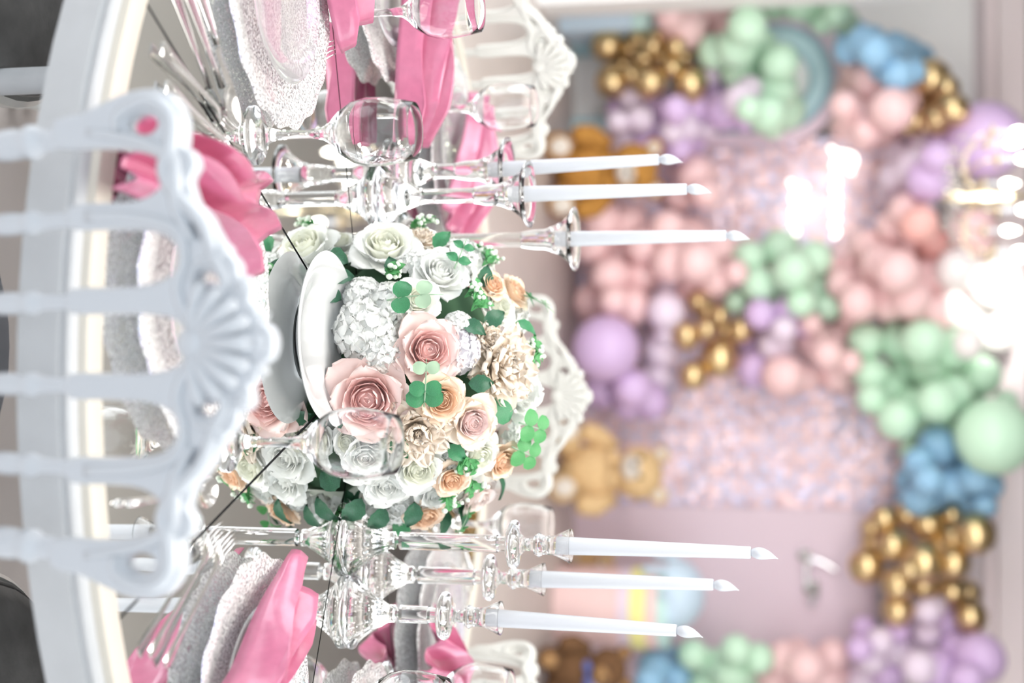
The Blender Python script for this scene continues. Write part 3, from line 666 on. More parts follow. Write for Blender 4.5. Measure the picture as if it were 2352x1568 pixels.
def cutlery(name, label, cat, loc, rotz, pitch=0.0, group='silver cutlery at the place settings', roll=0.0):
    t = thing(name, label, cat, loc, rotz, group); t.rotation_euler = Euler((pitch, roll, rotz), 'XYZ')
    if name == 'fork':
        obj('handle', FORK[0], None, t)
        for m_ in FORK[1]: obj('tine', m_, None, t)
    elif name == 'knife':
        obj('handle', MB().tube([(0, -0.105, 0.005), (0, -0.10, 0.005), (0, -0.07, 0.005), (0, -0.02, 0.005), (0, 0.0, 0.005)], [0.003, 0.0075, 0.0072, 0.005, 0.0045], 10, 0.6), 'steel', t)
        bl = MB(); n = 10
        for i in range(n + 1):
            s = i / n; w = 0.0085 * (1 if s < .75 else math.sqrt(max(0.02, 1 - ((s - .75) / .25) ** 2)))
            bl.v += [(-0.004, 0.002 + 0.105 * s, 0.0056), (-0.004 + w * 1.7, 0.002 + 0.105 * s, 0.005), (-0.004, 0.002 + 0.105 * s, 0.0040)]
        for i in range(n):
            for k in range(3): bl.f.append((i * 3 + k, i * 3 + (k + 1) % 3, (i + 1) * 3 + (k + 1) % 3, (i + 1) * 3 + k))
        bl.f += [(2, 1, 0), (n * 3, n * 3 + 1, n * 3 + 2)]
        obj('blade', bl, 'steel', t, sharp=30)
    else:
        obj('handle', MB().tube([(0, -0.095, 0.004), (0, -0.09, 0.005), (0, -0.06, 0.006), (0, 0.0, 0.006), (0, 0.052, 0.006)], [0.003, 0.008, 0.0065, 0.0038, 0.0042], 10, 0.5), 'steel', t)
        b = MB(); vs = []; fs = []
        for i in range(9):
            for k in range(16):
                a = 2 * PI * k / 16; q = i / 8; vs.append((0.018 * q * math.cos(a), 0.078 + 0.028 * q * math.sin(a), 0.0025 + 0.008 * q * q))
        for i in range(8):
            for k in range(16): fs.append((i * 16 + k, i * 16 + (k + 1) % 16, (i + 1) * 16 + (k + 1) % 16, (i + 1) * 16 + k))
        obj('bowl', b.add(vs, fs), 'steel', t)
    return t
def napkin(label, loc, rotz, seed, L=0.30, Wd=1.0, H=1.0, spread=1.0, y0=-0.12, pinch=0.5):
    r = random.Random(seed)
    raw = [Vector(p) for p in ((-0.064, 0.001), (-0.061, 0.030), (-0.050, 0.050), (-0.047, 0.049), (-0.036, 0.014), (-0.022, 0.006), (-0.012, 0.010), (-0.002, 0.046), (0.006, 0.060), (0.009, 0.059), (0.016, 0.030), (0.026, 0.010), (0.040, 0.008), (0.048, 0.026), (0.060, 0.040), (0.063, 0.038), (0.068, 0.014), (0.072, 0.001))]
    cs = []
    for p, q in zip(raw, raw[1:]): cs += [p, p.lerp(q, 0.5) + Vector((r.uniform(-.001, .001), r.uniform(-.001, .001)))]
    cs.append(raw[-1])
    n = 26; vs = []; fs = []; K = len(cs); p1, p2, p3 = (r.uniform(0, 6) for _ in range(3))
    for i in range(n + 1):
        s = i / n
        wy = Wd * (pinch + (1 - pinch) * abs(2 * s - 0.75) ** 1.3 * 1.05) * (1 if s < .94 else 1 - (s - .94) * 1.4)
        hz = H * (0.75 + 0.35 * math.sin(PI * s) + 0.12 * math.sin(7 * s + p1)) * (1 if s < .85 else 1 - 2.2 * (s - .85))
        for j, c in enumerate(cs):
            t = j / (K - 1)
            x = c.x * wy * spread + 0.006 * math.sin(9 * s + p2 + 4 * t); z = 0.002 + c.y * hz * (1 + 0.18 * math.sin(5 * t + 6 * s + p3))
            y = y0 + L * s + 0.018 * (t - .5) * math.sin(p1) + (0.006 * math.cos(3 * PI * t + p2) if s > 0.8 else 0) * (s - .8) * 5
            vs.append((x, y, max(z, 0.0015)))
    for i in range(n):
        for j in range(K - 1): a = i * K + j; fs.append((a, a + 1, a + K + 1, a + K))
    o = obj('napkin', MB().add(vs, fs), 'satin', None, loc, (0, 0, rotz), sharp=55); md = o.modifiers.new('thick', 'SOLIDIFY'); md.thickness = 0.0012
    return tag(o, label, 'napkin', 'pink satin napkins')
WHERE = {'front': (-98.0, 'in front of the nearest chair'), 'fleft': (-140.5, 'beside the upper left seat, cut by the picture top'), 'left': (174.5, 'at the picture top, second from the camera'), 'bleft': (129.5, 'before the carved chair at the picture top'),
         'bright': (39.5, 'before the carved chair at the picture bottom'), 'right': (-5.5, 'beyond the candlesticks at the picture bottom edge'), 'fright': (-50.5, 'beside the lower left seat, cut by the picture bottom')}
def local(az, r, x, y):
    a = rad(az); th = a + PI / 2
    return Vector((r * math.cos(a) + x * math.cos(th) - y * math.sin(th), r * math.sin(a) + x * math.sin(th) + y * math.cos(th), 0))
NAP = {'front': (-0.10, 0, 0.33, -0.245, 1.0), 'fleft': (-0.14, 18, 0.30, -0.17, 1.0), 'left': (-0.05, 3, 0.36, -0.11, 1.35), 'bleft': (-0.02, 14, 0.30, -0.12, 1.0), 'bright': (-0.10, 8, 0.24, -0.13, 1.0), 'right': (-0.02, 6, 0.26, -0.16, 1.0), 'fright': (-0.075, -18, 0.34, -0.19, 1.0)}
for i, (key, (az, wh)) in enumerate(WHERE.items()):
    R0 = 0.598; th = rad(az) + PI / 2
    def at(x, y, z=0.0): v = local(az, R0, x, y); v.z = TZ + z; return v
    tag(obj('charger_plate', CHARGER, None, None, at(0, 0, 0.0005), (0, 0, th)), 'frosted clear glass charger ' + wh, 'charger', 'glass charger plates')
    tag(obj('glass_plate', PLATE, None, None, at(0, 0, 0.0068), (0, 0, th)), 'iridescent glass plate on the charger ' + wh, 'plate', 'iridescent glass plates')
    nx, na, nl, ny, nh = NAP[key]
    napkin('folded pink satin napkin ' + wh, at(nx, 0, 0.0285), th + rad(na), 60 + i, nl, 0.80, nh * 0.9, 1.0, ny)
    if key != 'bright':
        g = tag(obj('wine_glass', GLASS, None, None, local(az, R0, 0.148, 0.112) + Vector((0, 0, TZ + 0.0005)), (0, 0, i)), 'clear wine glass of the setting ' + wh, 'wine glass', 'clear wine glasses')
    cutlery('fork', 'long silver fork beside the charger ' + wh, 'fork', at(-0.190, -0.015, 0.0015), th - rad(6), 0)
    cutlery('fork', 'outer silver fork of the setting ' + wh, 'fork', at(-0.222, -0.030, 0.0015), th - rad(8), 0)
    cutlery('knife', 'silver table knife of the setting ' + wh, 'knife', at(0.188, -0.030, 0.0015), th + rad(4), 0)
    cutlery('spoon', 'silver spoon of the setting ' + wh, 'spoon', at(0.216, -0.040, 0.0015), th + rad(6), 0)
tag(obj('wine_glass', GLASS, None, None, local(39.5, 0.598, 0.15, 0.10) + Vector((0, 0, TZ + 0.0005))), 'clear wine glass half hidden behind the drip disc of the tallest candlestick', 'wine glass', 'clear wine glasses')
p0, p1 = level(640, 218, TZ), level(752, 108, TZ); d = (p1 - p0)
cutlery('fork', 'silver fork lying apart on the mirror before the wine glasses at the picture top', 'fork', (p0 + d.normalized() * 0.097) * 1 + Vector((0, 0, 0.0015)), math.atan2(-d.x, d.y))
p0, p1 = level(452, 1500, TZ), level(640, 1385, TZ); d = (p1 - p0)
# ------------------------------------------------------------------ backdrop
YP = 6.3
def arch_loop(x0, x1, ztop, zb=0.0, n=20, inset=0.0):
    x0 += inset; x1 -= inset; R = (x1 - x0) / 2; cx = (x0 + x1) / 2; zc = ztop - inset - R
    return [(x1, zb), *[(cx + R * math.cos(PI * i / n), zc + R * math.sin(PI * i / n)) for i in range(n + 1)], (x0, zb)]
def band(x0, x1, ztop, a, b, n=20):
    o = arch_loop(x0, x1, ztop, 0.005, n, a); i = arch_loop(x0, x1, ztop, 0.005, n, b)
    return o + i[::-1]
ax0, ax1 = back(1700, 42, YP).x, back(1700, 335, YP).x; azt = back(1938, 185, YP).z
ar = thing('arch_panel', 'arched party panel with mauve and teal rings at the picture top', 'arch panel', (0, YP, 0))
obj('board', plate2d([arch_loop(ax0, ax1, azt)], 0.012, 0.002, 'board'), 'wall_white', ar)
obj('outer_ring', plate2d([band(ax0, ax1, azt, 0.0, 0.055)], 0.05, 0.004, 'ring'), 'mauve_frame', ar, (0, -0.04, 0))
obj('dark_ring', plate2d([band(ax0, ax1, azt, 0.056, 0.095)], 0.02, 0.003, 'ring'), 'teal_dark', ar, (0, -0.03, 0))
obj('teal_ring', plate2d([band(ax0, ax1, azt, 0.096, 0.165)], 0.04, 0.004, 'ring'), 'teal', ar, (0, -0.04, 0))
obj('thin_ring', plate2d([band(ax0, ax1, azt, 0.166, 0.185)], 0.02, 0.003, 'ring'), 'teal_dark', ar, (0, -0.03, 0))
mp0, mp1 = back(1700, 1165, YP).x, back(1700, 1700, YP).x
ma = thing('mauve_panel', 'plain mauve backdrop panel behind the cake prop', 'panel', (0, YP + 0.02, 0))
zt = back(2010, 1300, YP).z
obj('board', plate2d([[(p.x, p.y) for p in (Vector(q) for q in [(mp0, 0), (mp1, 0), (mp1, zt - 0.5), (mp1 - 0.1, zt - 0.2), (mp1 - 0.35, zt - 0.03), (mp1 - 0.6, zt), (mp0, zt)])]], 0.015, 0.003, 'board'), 'mauve', ma)
sx0, sx1 = back(1700, 318, YP).x, back(1700, 1180, YP).x; sz1 = back(2150, 700, YP).z
sp = thing('sequin_wall', 'pink iridescent sequin shimmer wall in the middle of the backdrop', 'shimmer wall', (0, YP + 0.06, 0))
obj('board', MB().box(((sx0 + sx1) / 2, 0.02, sz1 / 2), (sx1 - sx0, 0.03, sz1)), 'sequin_board', sp, flat=True)
rs = random.Random(3); q1, q2 = MB(), MB(); st = 0.030
nx, nz = int((sx1 - sx0) / st), int((sz1 - 0.02) / st)
for i in range(nx):
    for k in range(nz):
        c = Vector((sx0 + (i + .5) * st, -0.008, 0.02 + (k + .5) * st)); h = st * 0.46
        e = Euler((rs.gauss(0, .16), 0, rs.gauss(0, .16))).to_matrix()
        (q1 if rs.random() < 0.62 else q2).add([c + e @ Vector(v) for v in ((-h, 0, -h), (h, 0, -h), (h, 0, h), (-h, 0, h))], [(0, 1, 2, 3)])
for q, m_ in ((q1, 'sequin_pink'), (q2, 'sequin_blue')):
    o = obj('sequins', q, m_, sp, flat=True); o['kind'] = 'stuff'
# neon script on the shimmer wall
def neon(name, strokes, m_, label, cat, r, Y):
    t = thing(name, label, cat, (0, Y, 0))
    for s in strokes:
        pts = smooth_loop([back(x, y, Y) - Vector((0, Y, 0)) for x, y in s], 5, False)
        obj('stroke', MB().tube(pts, r, 8), m_, t)
    return t
NY = YP - 0.02
def scall(x, y0, y1, n, amp):
    out = []
    for i in range(n * 2 + 1):
        out.append((x + (amp if i % 2 else -amp * .7), y0 + (y1 - y0) * i / (n * 2)))
    return out
neon('neon_sign', [scall(1918, 352, 545, 7, 7), [(1905, 338), (1925, 350), (1945, 352), (1962, 360), (1962, 378), (1950, 388), (1960, 398)],
                   scall(1824, 428, 545, 4, 7), [(1812, 415), (1830, 430), (1845, 440), (1850, 425)], [(1836, 480), (1850, 470), (1868, 466), (1872, 476), (1858, 484)]],
     'neon', 'glowing warm white script sign on the sequin wall', 'neon sign', 0.010, NY)
neon('silver_lettering', [[(1838, 1262), (1848, 1276), (1858, 1284), (1876, 1286), (1898, 1296), (1922, 1310)], [(1842, 1276), (1854, 1300), (1852, 1330), (1862, 1356), (1874, 1362), (1868, 1378), (1862, 1392)]],
     'chrome', 'silver mirror script lettering on the mauve panel', 'lettering', 0.018, YP - 0.03)
for cx, cy, r in ((1845, 1276, 0.035), (1862, 1352, 0.045)):
    p = back(cx, cy, YP - 0.05)
    t = tag(obj('mirror_heart', plate2d([[(p_.x, p_.y) for p_ in smooth_loop([Vector(v) * r for v in ((0, .75), (.35, 1.05), (.8, .95), (1, .5), (.75, -.1), (0, -1), (-.75, -.1), (-1, .5), (-.8, .95), (-.35, 1.05))], 3)]], 0.006, 0.004, 'heart'), 'chrome', None, p, (rad(-12), 0, 0)),
            'small silver mirror heart at the ' + ('start' if cy < 1300 else 'middle') + ' of the silver lettering', 'ornament', 'silver mirror hearts')

# ------------------------------------------------------------------ balloons
prof = [(0, -1.0)] + [(math.sin(a) * (1 - 0.05 * math.cos(a)), -math.cos(a)) for a in (PI * i / 14 for i in range(1, 13))] + [(0.18, 1.03), (0.05, 1.08), (0.04, 1.10), (0.085, 1.16), (0, 1.15)]
BALL = {}
def balloon_mesh(m):
    if m not in BALL: BALL[m] = MB().lathe(prof, 20).mesh('balloon'); setmat(BALL[m], m)
    return BALL[m]
BL = {}
def cl(key, m, label, pts): BL[key] = (m, label, pts)
cl('pinkTL', 'balloon_pink', 'pink balloon, {o} in the bunch on the blue box', [(1570, 60, 110), (1640, 34, 110), (1602, 92, 82), (1540, 32, 76), (1668, 76, 62), (1550, 84, 60)])
cl('mintL', 'balloon_mint', 'mint balloon, {o} in the bunch inside the ringed arch', [(1642, 118, 82), (1692, 108, 96), (1716, 62, 92), (1692, 168, 72), (1742, 150, 92), (1792, 142, 88), (1782, 206, 104), (1764, 262, 92), (1804, 252, 92), (1738, 212, 80), (1748, 100, 70), (1640, 160, 60), (1720, 250, 60), (1775, 292, 56)])
cl('mintT', 'balloon_mint', 'mint balloon, {o} in the bunch at the picture top edge behind the arch', [(1872, 14, 88), (1922, 30, 70), (1944, 48, 56), (1830, 8, 78), (1780, 6, 80), (1890, 52, 50)])
cl('goldL', 'balloon_gold', 'chrome gold balloon, {o} in the bunch near the golden bear', [(1395, 105, 76), (1447, 112, 46), (1466, 90, 42), (1507, 90, 46), (1499, 106, 42), (1527, 92, 46), (1553, 106, 48), (1588, 108, 42), (1479, 134, 50), (1519, 131, 50), (1572, 131, 46), (1431, 151, 52), (1544, 154, 50), (1405, 188, 78), (1492, 188, 78), (1586, 192, 82), (1452, 172, 46), (1425, 120, 40)])
cl('lilacL', 'balloon_lilac', 'lilac balloon, {o} in the bunch between gold balloons and golden bear', [(1502, 246, 62), (1532, 236, 56), (1512, 312, 104), (1552, 252, 70), (1602, 242, 76), (1592, 332, 60), (1666, 254, 96), (1560, 342, 60), (1482, 346, 70), (1640, 212, 62), (1712, 276, 58), (1418, 250, 56)])
cl('paleL', 'balloon_pale_lilac', 'pale lilac balloon, {o} in the bunch between gold balloons and golden bear', [(1450, 226, 62), (1432, 322, 92), (1470, 276, 72), (1572, 292, 72), (1660, 178, 62), (1702, 232, 82), (1722, 202, 58), (1632, 172, 50), (1620, 290, 66), (1545, 300, 60), (1420, 282, 58)])
cl('blueT', 'balloon_blue', 'sky blue balloon, {o} in the bunch above the arch', [(1960, 80, 74), (1986, 96, 80), (1950, 112, 70), (2010, 120, 80), (2052, 112, 82), (2076, 132, 96), (2036, 152, 80), (2062, 172, 76), (2112, 132, 66), (1985, 142, 60), (2096, 164, 58), (2005, 86, 56)])
cl('pinkT', 'balloon_pink', 'pink balloon, {o} in the bunch touching the rounded end of the arch', [(1972, 162, 80), (2002, 182, 90), (1960, 212, 90), (2020, 222, 96), (2052, 204, 80), (2000, 262, 96), (2050, 252, 100), (1960, 272, 80), (2082, 230, 66), (1940, 242, 66), (1990, 304, 70), (2040, 292, 76), (1934, 288, 56)])
cl('goldT', 'balloon_gold', 'chrome gold balloon, {o} in the bunch beside the big chandelier-side lilac balloon', [(2140, 180, 86), (2096, 216, 60), (2162, 226, 74), (2190, 252, 74), (2126, 246, 70), (2152, 276, 70), (2102, 282, 58), (2200, 284, 56), (2176, 202, 56)])
cl('lilacBigT', 'balloon_lilac', 'big lilac balloon behind the chandelier', [(2265, 322, 172)])
cl('lilacT', 'balloon_lilac', 'lilac balloon, {o} in the bunch beside the chandelier', [(2152, 362, 72), (2132, 412, 100), (2092, 432, 82), (2160, 306, 58), (2110, 340, 66)])
cl('paleT', 'balloon_pale_lilac', 'pale lilac balloon, {o} in the bunch beside the chandelier', [(2130, 322, 80), (2100, 382, 90), (2060, 402, 80), (2050, 442, 70), (2060, 352, 56)])
cl('pinkC', 'balloon_pink', 'pink balloon, {o} in the garland between neon sign and white balloons', [(2082, 484, 82), (2052, 522, 80), (2064, 566, 80), (1992, 562, 76), (2022, 602, 92), (1962, 612, 88), (2002, 654, 92), (2062, 624, 100), (1932, 652, 70), (1972, 694, 90), (2042, 692, 92), (2092, 684, 92), (1960, 732, 66), (2130, 640, 90), (2140, 720, 90), (1910, 610, 56)])
cl('coralC', 'balloon_coral', 'coral balloon, {o} in the garland between neon sign and white balloons', [(2112, 514, 86), (2096, 572, 86), (2150, 560, 80), (2110, 740, 56)])
cl('pearlC', 'balloon_pink', 'glossy pink balloon behind the chandelier bulbs', [(2232, 530, 112)])
cl('whiteC', 'balloon_white', 'blown-out white balloon, {o} in the bright pair beside the chandelier', [(2282, 652, 112), (2288, 752, 114)])
cl('whiteD', 'balloon_white', 'white balloon, {o} in the trio behind the bright white pair', [(2210, 700, 118), (2200, 620, 96), (2225, 790, 70)])
cl('mintBig', 'balloon_mint', 'biggest mint balloon, at the right edge of the picture', [(2282, 1002, 172)])
cl('mintR', 'balloon_mint', 'mint balloon, {o} in the bunch around the biggest mint balloon', [(1990, 782, 82), (2062, 782, 92), (2122, 782, 100), (2002, 862, 82), (2042, 892, 82), (2082, 852, 92), (2142, 842, 102), (2192, 802, 88), (2252, 862, 92), (2102, 932, 82), (2062, 962, 92), (2152, 922, 92), (2192, 902, 88), (2222, 922, 80), (2102, 992, 72), (2092, 1034, 52), (2162, 982, 82), (2002, 916, 70), (2310, 922, 56), (2230, 800, 60)])
cl('blueR', 'balloon_blue', 'sky blue balloon, {o} in the bunch below the biggest mint balloon', [(2152, 1022, 90), (2112, 1062, 72), (2092, 1104, 72), (2202, 1064, 90), (2242, 1094, 82), (2162, 1142, 90), (2112, 1144, 80), (2232, 1152, 78), (2272, 1114, 66), (2132, 1102, 70), (2082, 1152, 58), (2192, 1112, 80), (2262, 1160, 56)])
cl('goldR', 'balloon_gold', 'chrome gold balloon, {o} in the largest gold bunch at the lower right', [(2030, 1190, 62), (2080, 1182, 62), (2132, 1206, 82), (2188, 1182, 44), (2240, 1226, 92), (2052, 1252, 78), (2120, 1292, 92), (1990, 1300, 82), (2192, 1292, 72), (2062, 1342, 72), (2122, 1346, 62), (2186, 1356, 72), (2222, 1362, 62), (2062, 1402, 72), (2230, 1416, 74), (2002, 1212, 50), (2192, 1236, 60), (2164, 1256, 50), (2002, 1246, 50), (2090, 1310, 44)])
cl('lilacR', 'balloon_lilac', 'lilac balloon, {o} in the bunch in the lower right corner', [(2172, 1434, 98), (2252, 1512, 112), (2152, 1542, 100), (2202, 1492, 88), (2042, 1542, 82), (2222, 1562, 78), (1985, 1442, 56), (2062, 1448, 56), (1975, 1490, 60)])
cl('paleR', 'balloon_pale_lilac', 'pale lilac balloon, {o} in the bunch in the lower right corner', [(2132, 1402, 62), (2092, 1412, 52), (2130, 1452, 62), (2112, 1532, 80), (2062, 1492, 72), (2002, 1512, 72), (1980, 1560, 70), (2100, 1476, 70), (2022, 1472, 62), (2150, 1390, 50)])
cl('blueB', 'balloon_blue', 'sky blue balloon, {o} in the bunch beside the dark brown bear', [(1502, 1532, 82), (1542, 1512, 62), (1490, 1566, 72), (1552, 1552, 72), (1512, 1490, 50)])
cl('mintB', 'balloon_mint', 'mint balloon, {o} in the bunch at the picture bottom edge', [(1592, 1502, 72), (1642, 1522, 72), (1692, 1492, 72), (1682, 1546, 92), (1742, 1512, 72), (1622, 1562, 82), (1582, 1546, 60), (1732, 1556, 70)])
cl('pinkB', 'balloon_pink', 'pink balloon, {o} in the bunch at the picture bottom edge', [(1802, 1512, 82), (1782, 1556, 92), (1852, 1532, 92), (1912, 1502, 72), (1902, 1552, 92), (1832, 1492, 58)])
cl('pinkM', 'balloon_pink', 'pink balloon, {o} in the bunch behind the tallest trumpet-cupped candle', [(1382, 502, 92), (1442, 512, 92), (1362, 562, 92), (1422, 572, 92), (1482, 562, 92), (1532, 522, 82), (1582, 542, 92), (1542, 602, 96), (1602, 602, 96), (1642, 642, 82), (1472, 632, 92), (1402, 632, 92), (1362, 692, 92), (1452, 702, 92), (1592, 672, 80), (1652, 572, 88), (1690, 626, 60), (1410, 690, 70), (1598, 402, 96), (1622, 446, 72), (1560, 452, 70)])
cl('paleM', 'balloon_pale_lilac', 'pale lilac balloon, {o} in the bunch beside the middle gold balloons', [(1532, 662, 82), (1530, 714, 88), (1520, 802, 86), (1512, 856, 80), (1532, 762, 66)])
cl('lilacBigM', 'balloon_lilac', 'big lilac balloon just beyond the flowers, beside the middle gold bunch', [(1392, 800, 158)])
cl('lilacM', 'balloon_lilac', 'lilac balloon, {o} in the bunch between big lilac balloon and beige bear', [(1452, 892, 92), (1382, 896, 90), (1492, 922, 88), (1440, 936, 60)])
cl('goldM', 'balloon_gold', 'chrome gold balloon, {o} in the gold bunch in the middle of the picture', [(1576, 770, 66), (1622, 712, 60), (1652, 724, 46), (1622, 756, 50), (1666, 756, 46), (1702, 758, 62), (1652, 822, 92), (1592, 862, 72), (1602, 690, 48)])
cl('mintM', 'balloon_mint', 'mint balloon, {o} in the bunch next to the neon sign', [(1722, 592, 80), (1792, 572, 92), (1872, 592, 82), (1742, 652, 80), (1822, 622, 92), (1882, 662, 90), (1840, 694, 70), (1692, 692, 58), (1772, 662, 80), (1902, 704, 66)])
cl('lilacN', 'balloon_lilac', 'lilac balloon, {o} in the bunch right of the middle gold balloons', [(1746, 722, 72), (1812, 712, 70), (1736, 846, 90), (1726, 790, 60), (1842, 744, 58)])
cl('paleN', 'balloon_pale_lilac', 'pale lilac balloon, {o} in the bunch right of the middle gold balloons', [(1782, 792, 82), (1800, 756, 60), (1772, 752, 50)])
cl('pinkN', 'balloon_pink', 'pink balloon, {o} in the bunch between middle lilac and big mint bunch', [(1872, 782, 82), (1922, 772, 72), (1902, 814, 72), (1922, 862, 82), (1952, 832, 58), (1862, 742, 52), (1800, 864, 100), (1850, 870, 70)])
ORD = 'first second third fourth fifth sixth seventh eighth ninth tenth eleventh twelfth thirteenth fourteenth fifteenth sixteenth seventeenth eighteenth nineteenth twentieth'.split()
allb = []
for key, (m_, lab, pts) in BL.items():
    ys = set()
    for q in range(len(pts)):                          # no two of a bunch exactly level
        x, y, dd = pts[q]
        while y in ys: y += 1
        ys.add(y); pts[q] = (x, y, dd)
rb = random.Random(17)
for key, (m_, lab, pts) in BL.items():
    for x, y, dpx in pts:
        Y = YP - 0.30 - (0.10 if dpx > 120 else 0) + rb.uniform(-0.07, 0.07)
        if m_ == 'balloon_gold': Y -= 0.06
        allb.append([x, y, dpx, Y, key])
def pos(b):
    p = back(b[0], b[1], b[3]); return p, b[2] / 2 * (b[3] - CAM.y) * 1.005 / FPX
for it in range(60):                                  # press the balloons apart in depth
    PR = [pos(b) for b in allb]; moved = False
    for i in range(len(allb)):
        pi, ri = PR[i]
        for j in range(i + 1, len(allb)):
            pj, rj = PR[j]; dx = pi.x - pj.x; dz = pi.z - pj.z; s = (ri + rj) * 0.93
            if abs(dx) > s or abs(dz) > s: continue
            q = dx * dx + dz * dz
            if q >= s * s: continue
            need = math.sqrt(s * s - q); dy = pi.y - pj.y
            if abs(dy) < need:
                sh = (need - abs(dy)) * 0.3 * (1 if dy >= 0 else -1); allb[i][3] += sh; allb[j][3] -= sh; moved = True
    for b in allb: b[3] = max(5.45, min(YP - 0.06 - b[2] / 2 / 410, b[3]))
    if not moved: break
for b in allb:
    m_, lab, pts = BL[b[4]]; p, r = pos(b); r *= 0.985
    d = Vector((rb.uniform(-.7, .7), 1, rb.uniform(-.7, .5))).normalized()
    o = obj('balloon', balloon_mesh(m_), None, None, p, Vector((0, 0, 1)).rotation_difference(d), (r, r, r * rb.uniform(1.0, 1.06)))
    order = sorted(q[1] for q in pts).index(b[1]); N = len(pts)
    nth = 'topmost' if order == 0 else 'lowest' if order == N - 1 else ORD[order] + ' from top'
    tag(o, lab.format(o=nth), 'balloon', lab.replace(' balloon, {o}', ' balloons') if N > 1 else None)

# ------------------------------------------------------------------ soft toys, box and cake prop
def bear(name, label, loc, rotz, s, fur, face, pad, extra=None):
    t = thing(name, label, 'teddy bear', loc, rotz, None, s)
    E = MB
    obj('body', E().ell((0, 0, 0.23), (0.20, 0.17, 0.23), 20, 14), fur, t)
    h = obj('head', E().ell((0, -0.03, 0.55), (0.18, 0.165, 0.165), 20, 14), fur, t)
    for sx in (-1, 1):
        obj('ear', E().ell((sx * 0.14, 0.0, 0.69), (0.065, 0.035, 0.065), 14, 9), fur, h)
        obj('inner_ear', E().ell((sx * 0.14, -0.025, 0.69), (0.042, 0.02, 0.042), 12, 8), face, h)
        obj('eye', E().ell((sx * 0.065, -0.185, 0.585), (0.016, 0.012, 0.018), 10, 8), 'black', h)
        obj('arm', E().tube([(sx * 0.16, -0.02, 0.38), (sx * 0.24, -0.08, 0.28), (sx * 0.25, -0.15, 0.20), (sx * 0.25, -0.17, 0.17)], [0.06, 0.075, 0.07, 0.035], 12), fur, t)
        l = obj('leg', E().tube([(sx * 0.11, -0.06, 0.10), (sx * 0.16, -0.20, 0.09), (sx * 0.19, -0.33, 0.10), (sx * 0.192, -0.36, 0.115)], [0.07, 0.09, 0.095, 0.05], 14), fur, t)
        obj('sole_pad', E().ell((sx * 0.193, -0.375, 0.12), (0.062, 0.02, 0.07), 14, 9), pad, l)
    mz = obj('muzzle', E().ell((0, -0.18, 0.52), (0.085, 0.06, 0.065), 16, 10), face, h)
    obj('nose', E().ell((0, -0.238, 0.545), (0.026, 0.014, 0.018), 10, 8), 'black', h)
    obj('bow', E().ell((-0.07, -0.17, 0.40), (0.06, 0.02, 0.035), 10, 8).ell((0.07, -0.17, 0.40), (0.06, 0.02, 0.035), 10, 8).ell((0, -0.175, 0.40), (0.02, 0.02, 0.02), 8, 6), extra or fur, t)
    return t
g = level(1338, 375, 0)
bear('teddy_bear', 'golden brown teddy bear sitting under the lilac balloons', (back(1450, 385, 5.55).x, 5.62, 0), rad(12), 0.80, 'fur_gold', 'fur_cream', 'fur_cream')
bear('teddy_bear', 'beige teddy bear with cream soles sitting before the sequin wall', (back(1450, 1095, 5.6).x, 5.75, 0), rad(-20), 0.82, 'fur_beige', 'fur_cream', 'fur_cream')
bear('teddy_bear', 'dark brown teddy bear with a blue bow at the picture bottom edge', (back(1350, 1525, 5.4).x, 5.35, 0), rad(10), 0.62, 'fur_brown', 'fur_tan', 'fur_tan', 'ribbon_blue')
bear('teddy_bear', 'small golden teddy bear hidden behind the pink cake prop', (back(1350, 1292, 6.16).x, 6.17, 0), rad(10), 0.36, 'fur_beige', 'fur_cream', 'fur_cream')
cx = back(1400, 1395, 5.75).x
ck = thing('cake_prop', 'giant toy cake with pink sides, yellow stripe and blue icing', 'party prop', (cx, 5.78, 0))
rc = 0.215; zs = [0.0] + [back(x, 1395, 5.78).z for x in (1428, 1455, 1490, 1515, 1540)]
for z0, z1, m_, nm, dr in ((0.0, zs[1], 'prop_pink', 'pink_tier', 0), (zs[1], zs[2], 'prop_lilac', 'lilac_band', .006), (zs[2], zs[3], 'prop_yellow', 'yellow_band', .010), (zs[3], zs[4], 'prop_pink', 'upper_band', .004), (zs[4], zs[5], 'prop_mint', 'mint_band', 0)):
    r = rc + dr; obj(nm, MB().lathe([(0, z0), (r - .006, z0), (r, z0 + .006), (r, z1 - .006), (r - .006, z1), (0, z1)], 40), m_, ck, sharp=40)
dm = obj('blue_icing', MB().lathe([(0.20 * math.cos(a), zs[5] + 0.19 * math.sin(a)) for a in (PI / 2 * i / 10 for i in range(11))][:-1] + [(0, zs[5] + 0.19)], 40, (-0.09, -0.01, 0)), 'prop_blue', ck)
for k in range(9):
    a = 2 * PI * k / 9 + .4; L = 0.05 + 0.05 * ((k * 7) % 3)
    p = Vector((-0.09 + 0.198 * math.cos(a), -0.01 + 0.198 * math.sin(a), zs[5] + 0.02))
    obj('icing_drip', MB().tube([p + Vector((0, 0, 0.02)), p, p - Vector((0, 0, L * .7)), p - Vector((0, 0, L)), p - Vector((0, 0, L + .012))], [0.018, 0.022, 0.020, 0.024, 0.006], 10), 'prop_blue', dm)
bx = thing('gift_box', 'pale blue box with a mint lid at the picture top before the backdrop', 'box', (0, 0, 0))
bc = back(1400, 20, 5.85); bz = back(1455, 20, 5.85).z; bz2 = back(1492, 20, 5.85).z; bw = back(1420, 72, 5.85).x
obj('box_body', bevel(MB().box((bw - 0.2, 5.95, bz / 2), (0.4, 0.34, bz)), 'box_body', 0.008), 'prop_blue', bx)
obj('lid', bevel(MB().box((bw - 0.2, 5.95, (bz + bz2) / 2 + .0005), (0.415, 0.355, bz2 - bz)), 'lid', 0.008), 'prop_mint', bx)
p = back(1535, 18, 5.72)
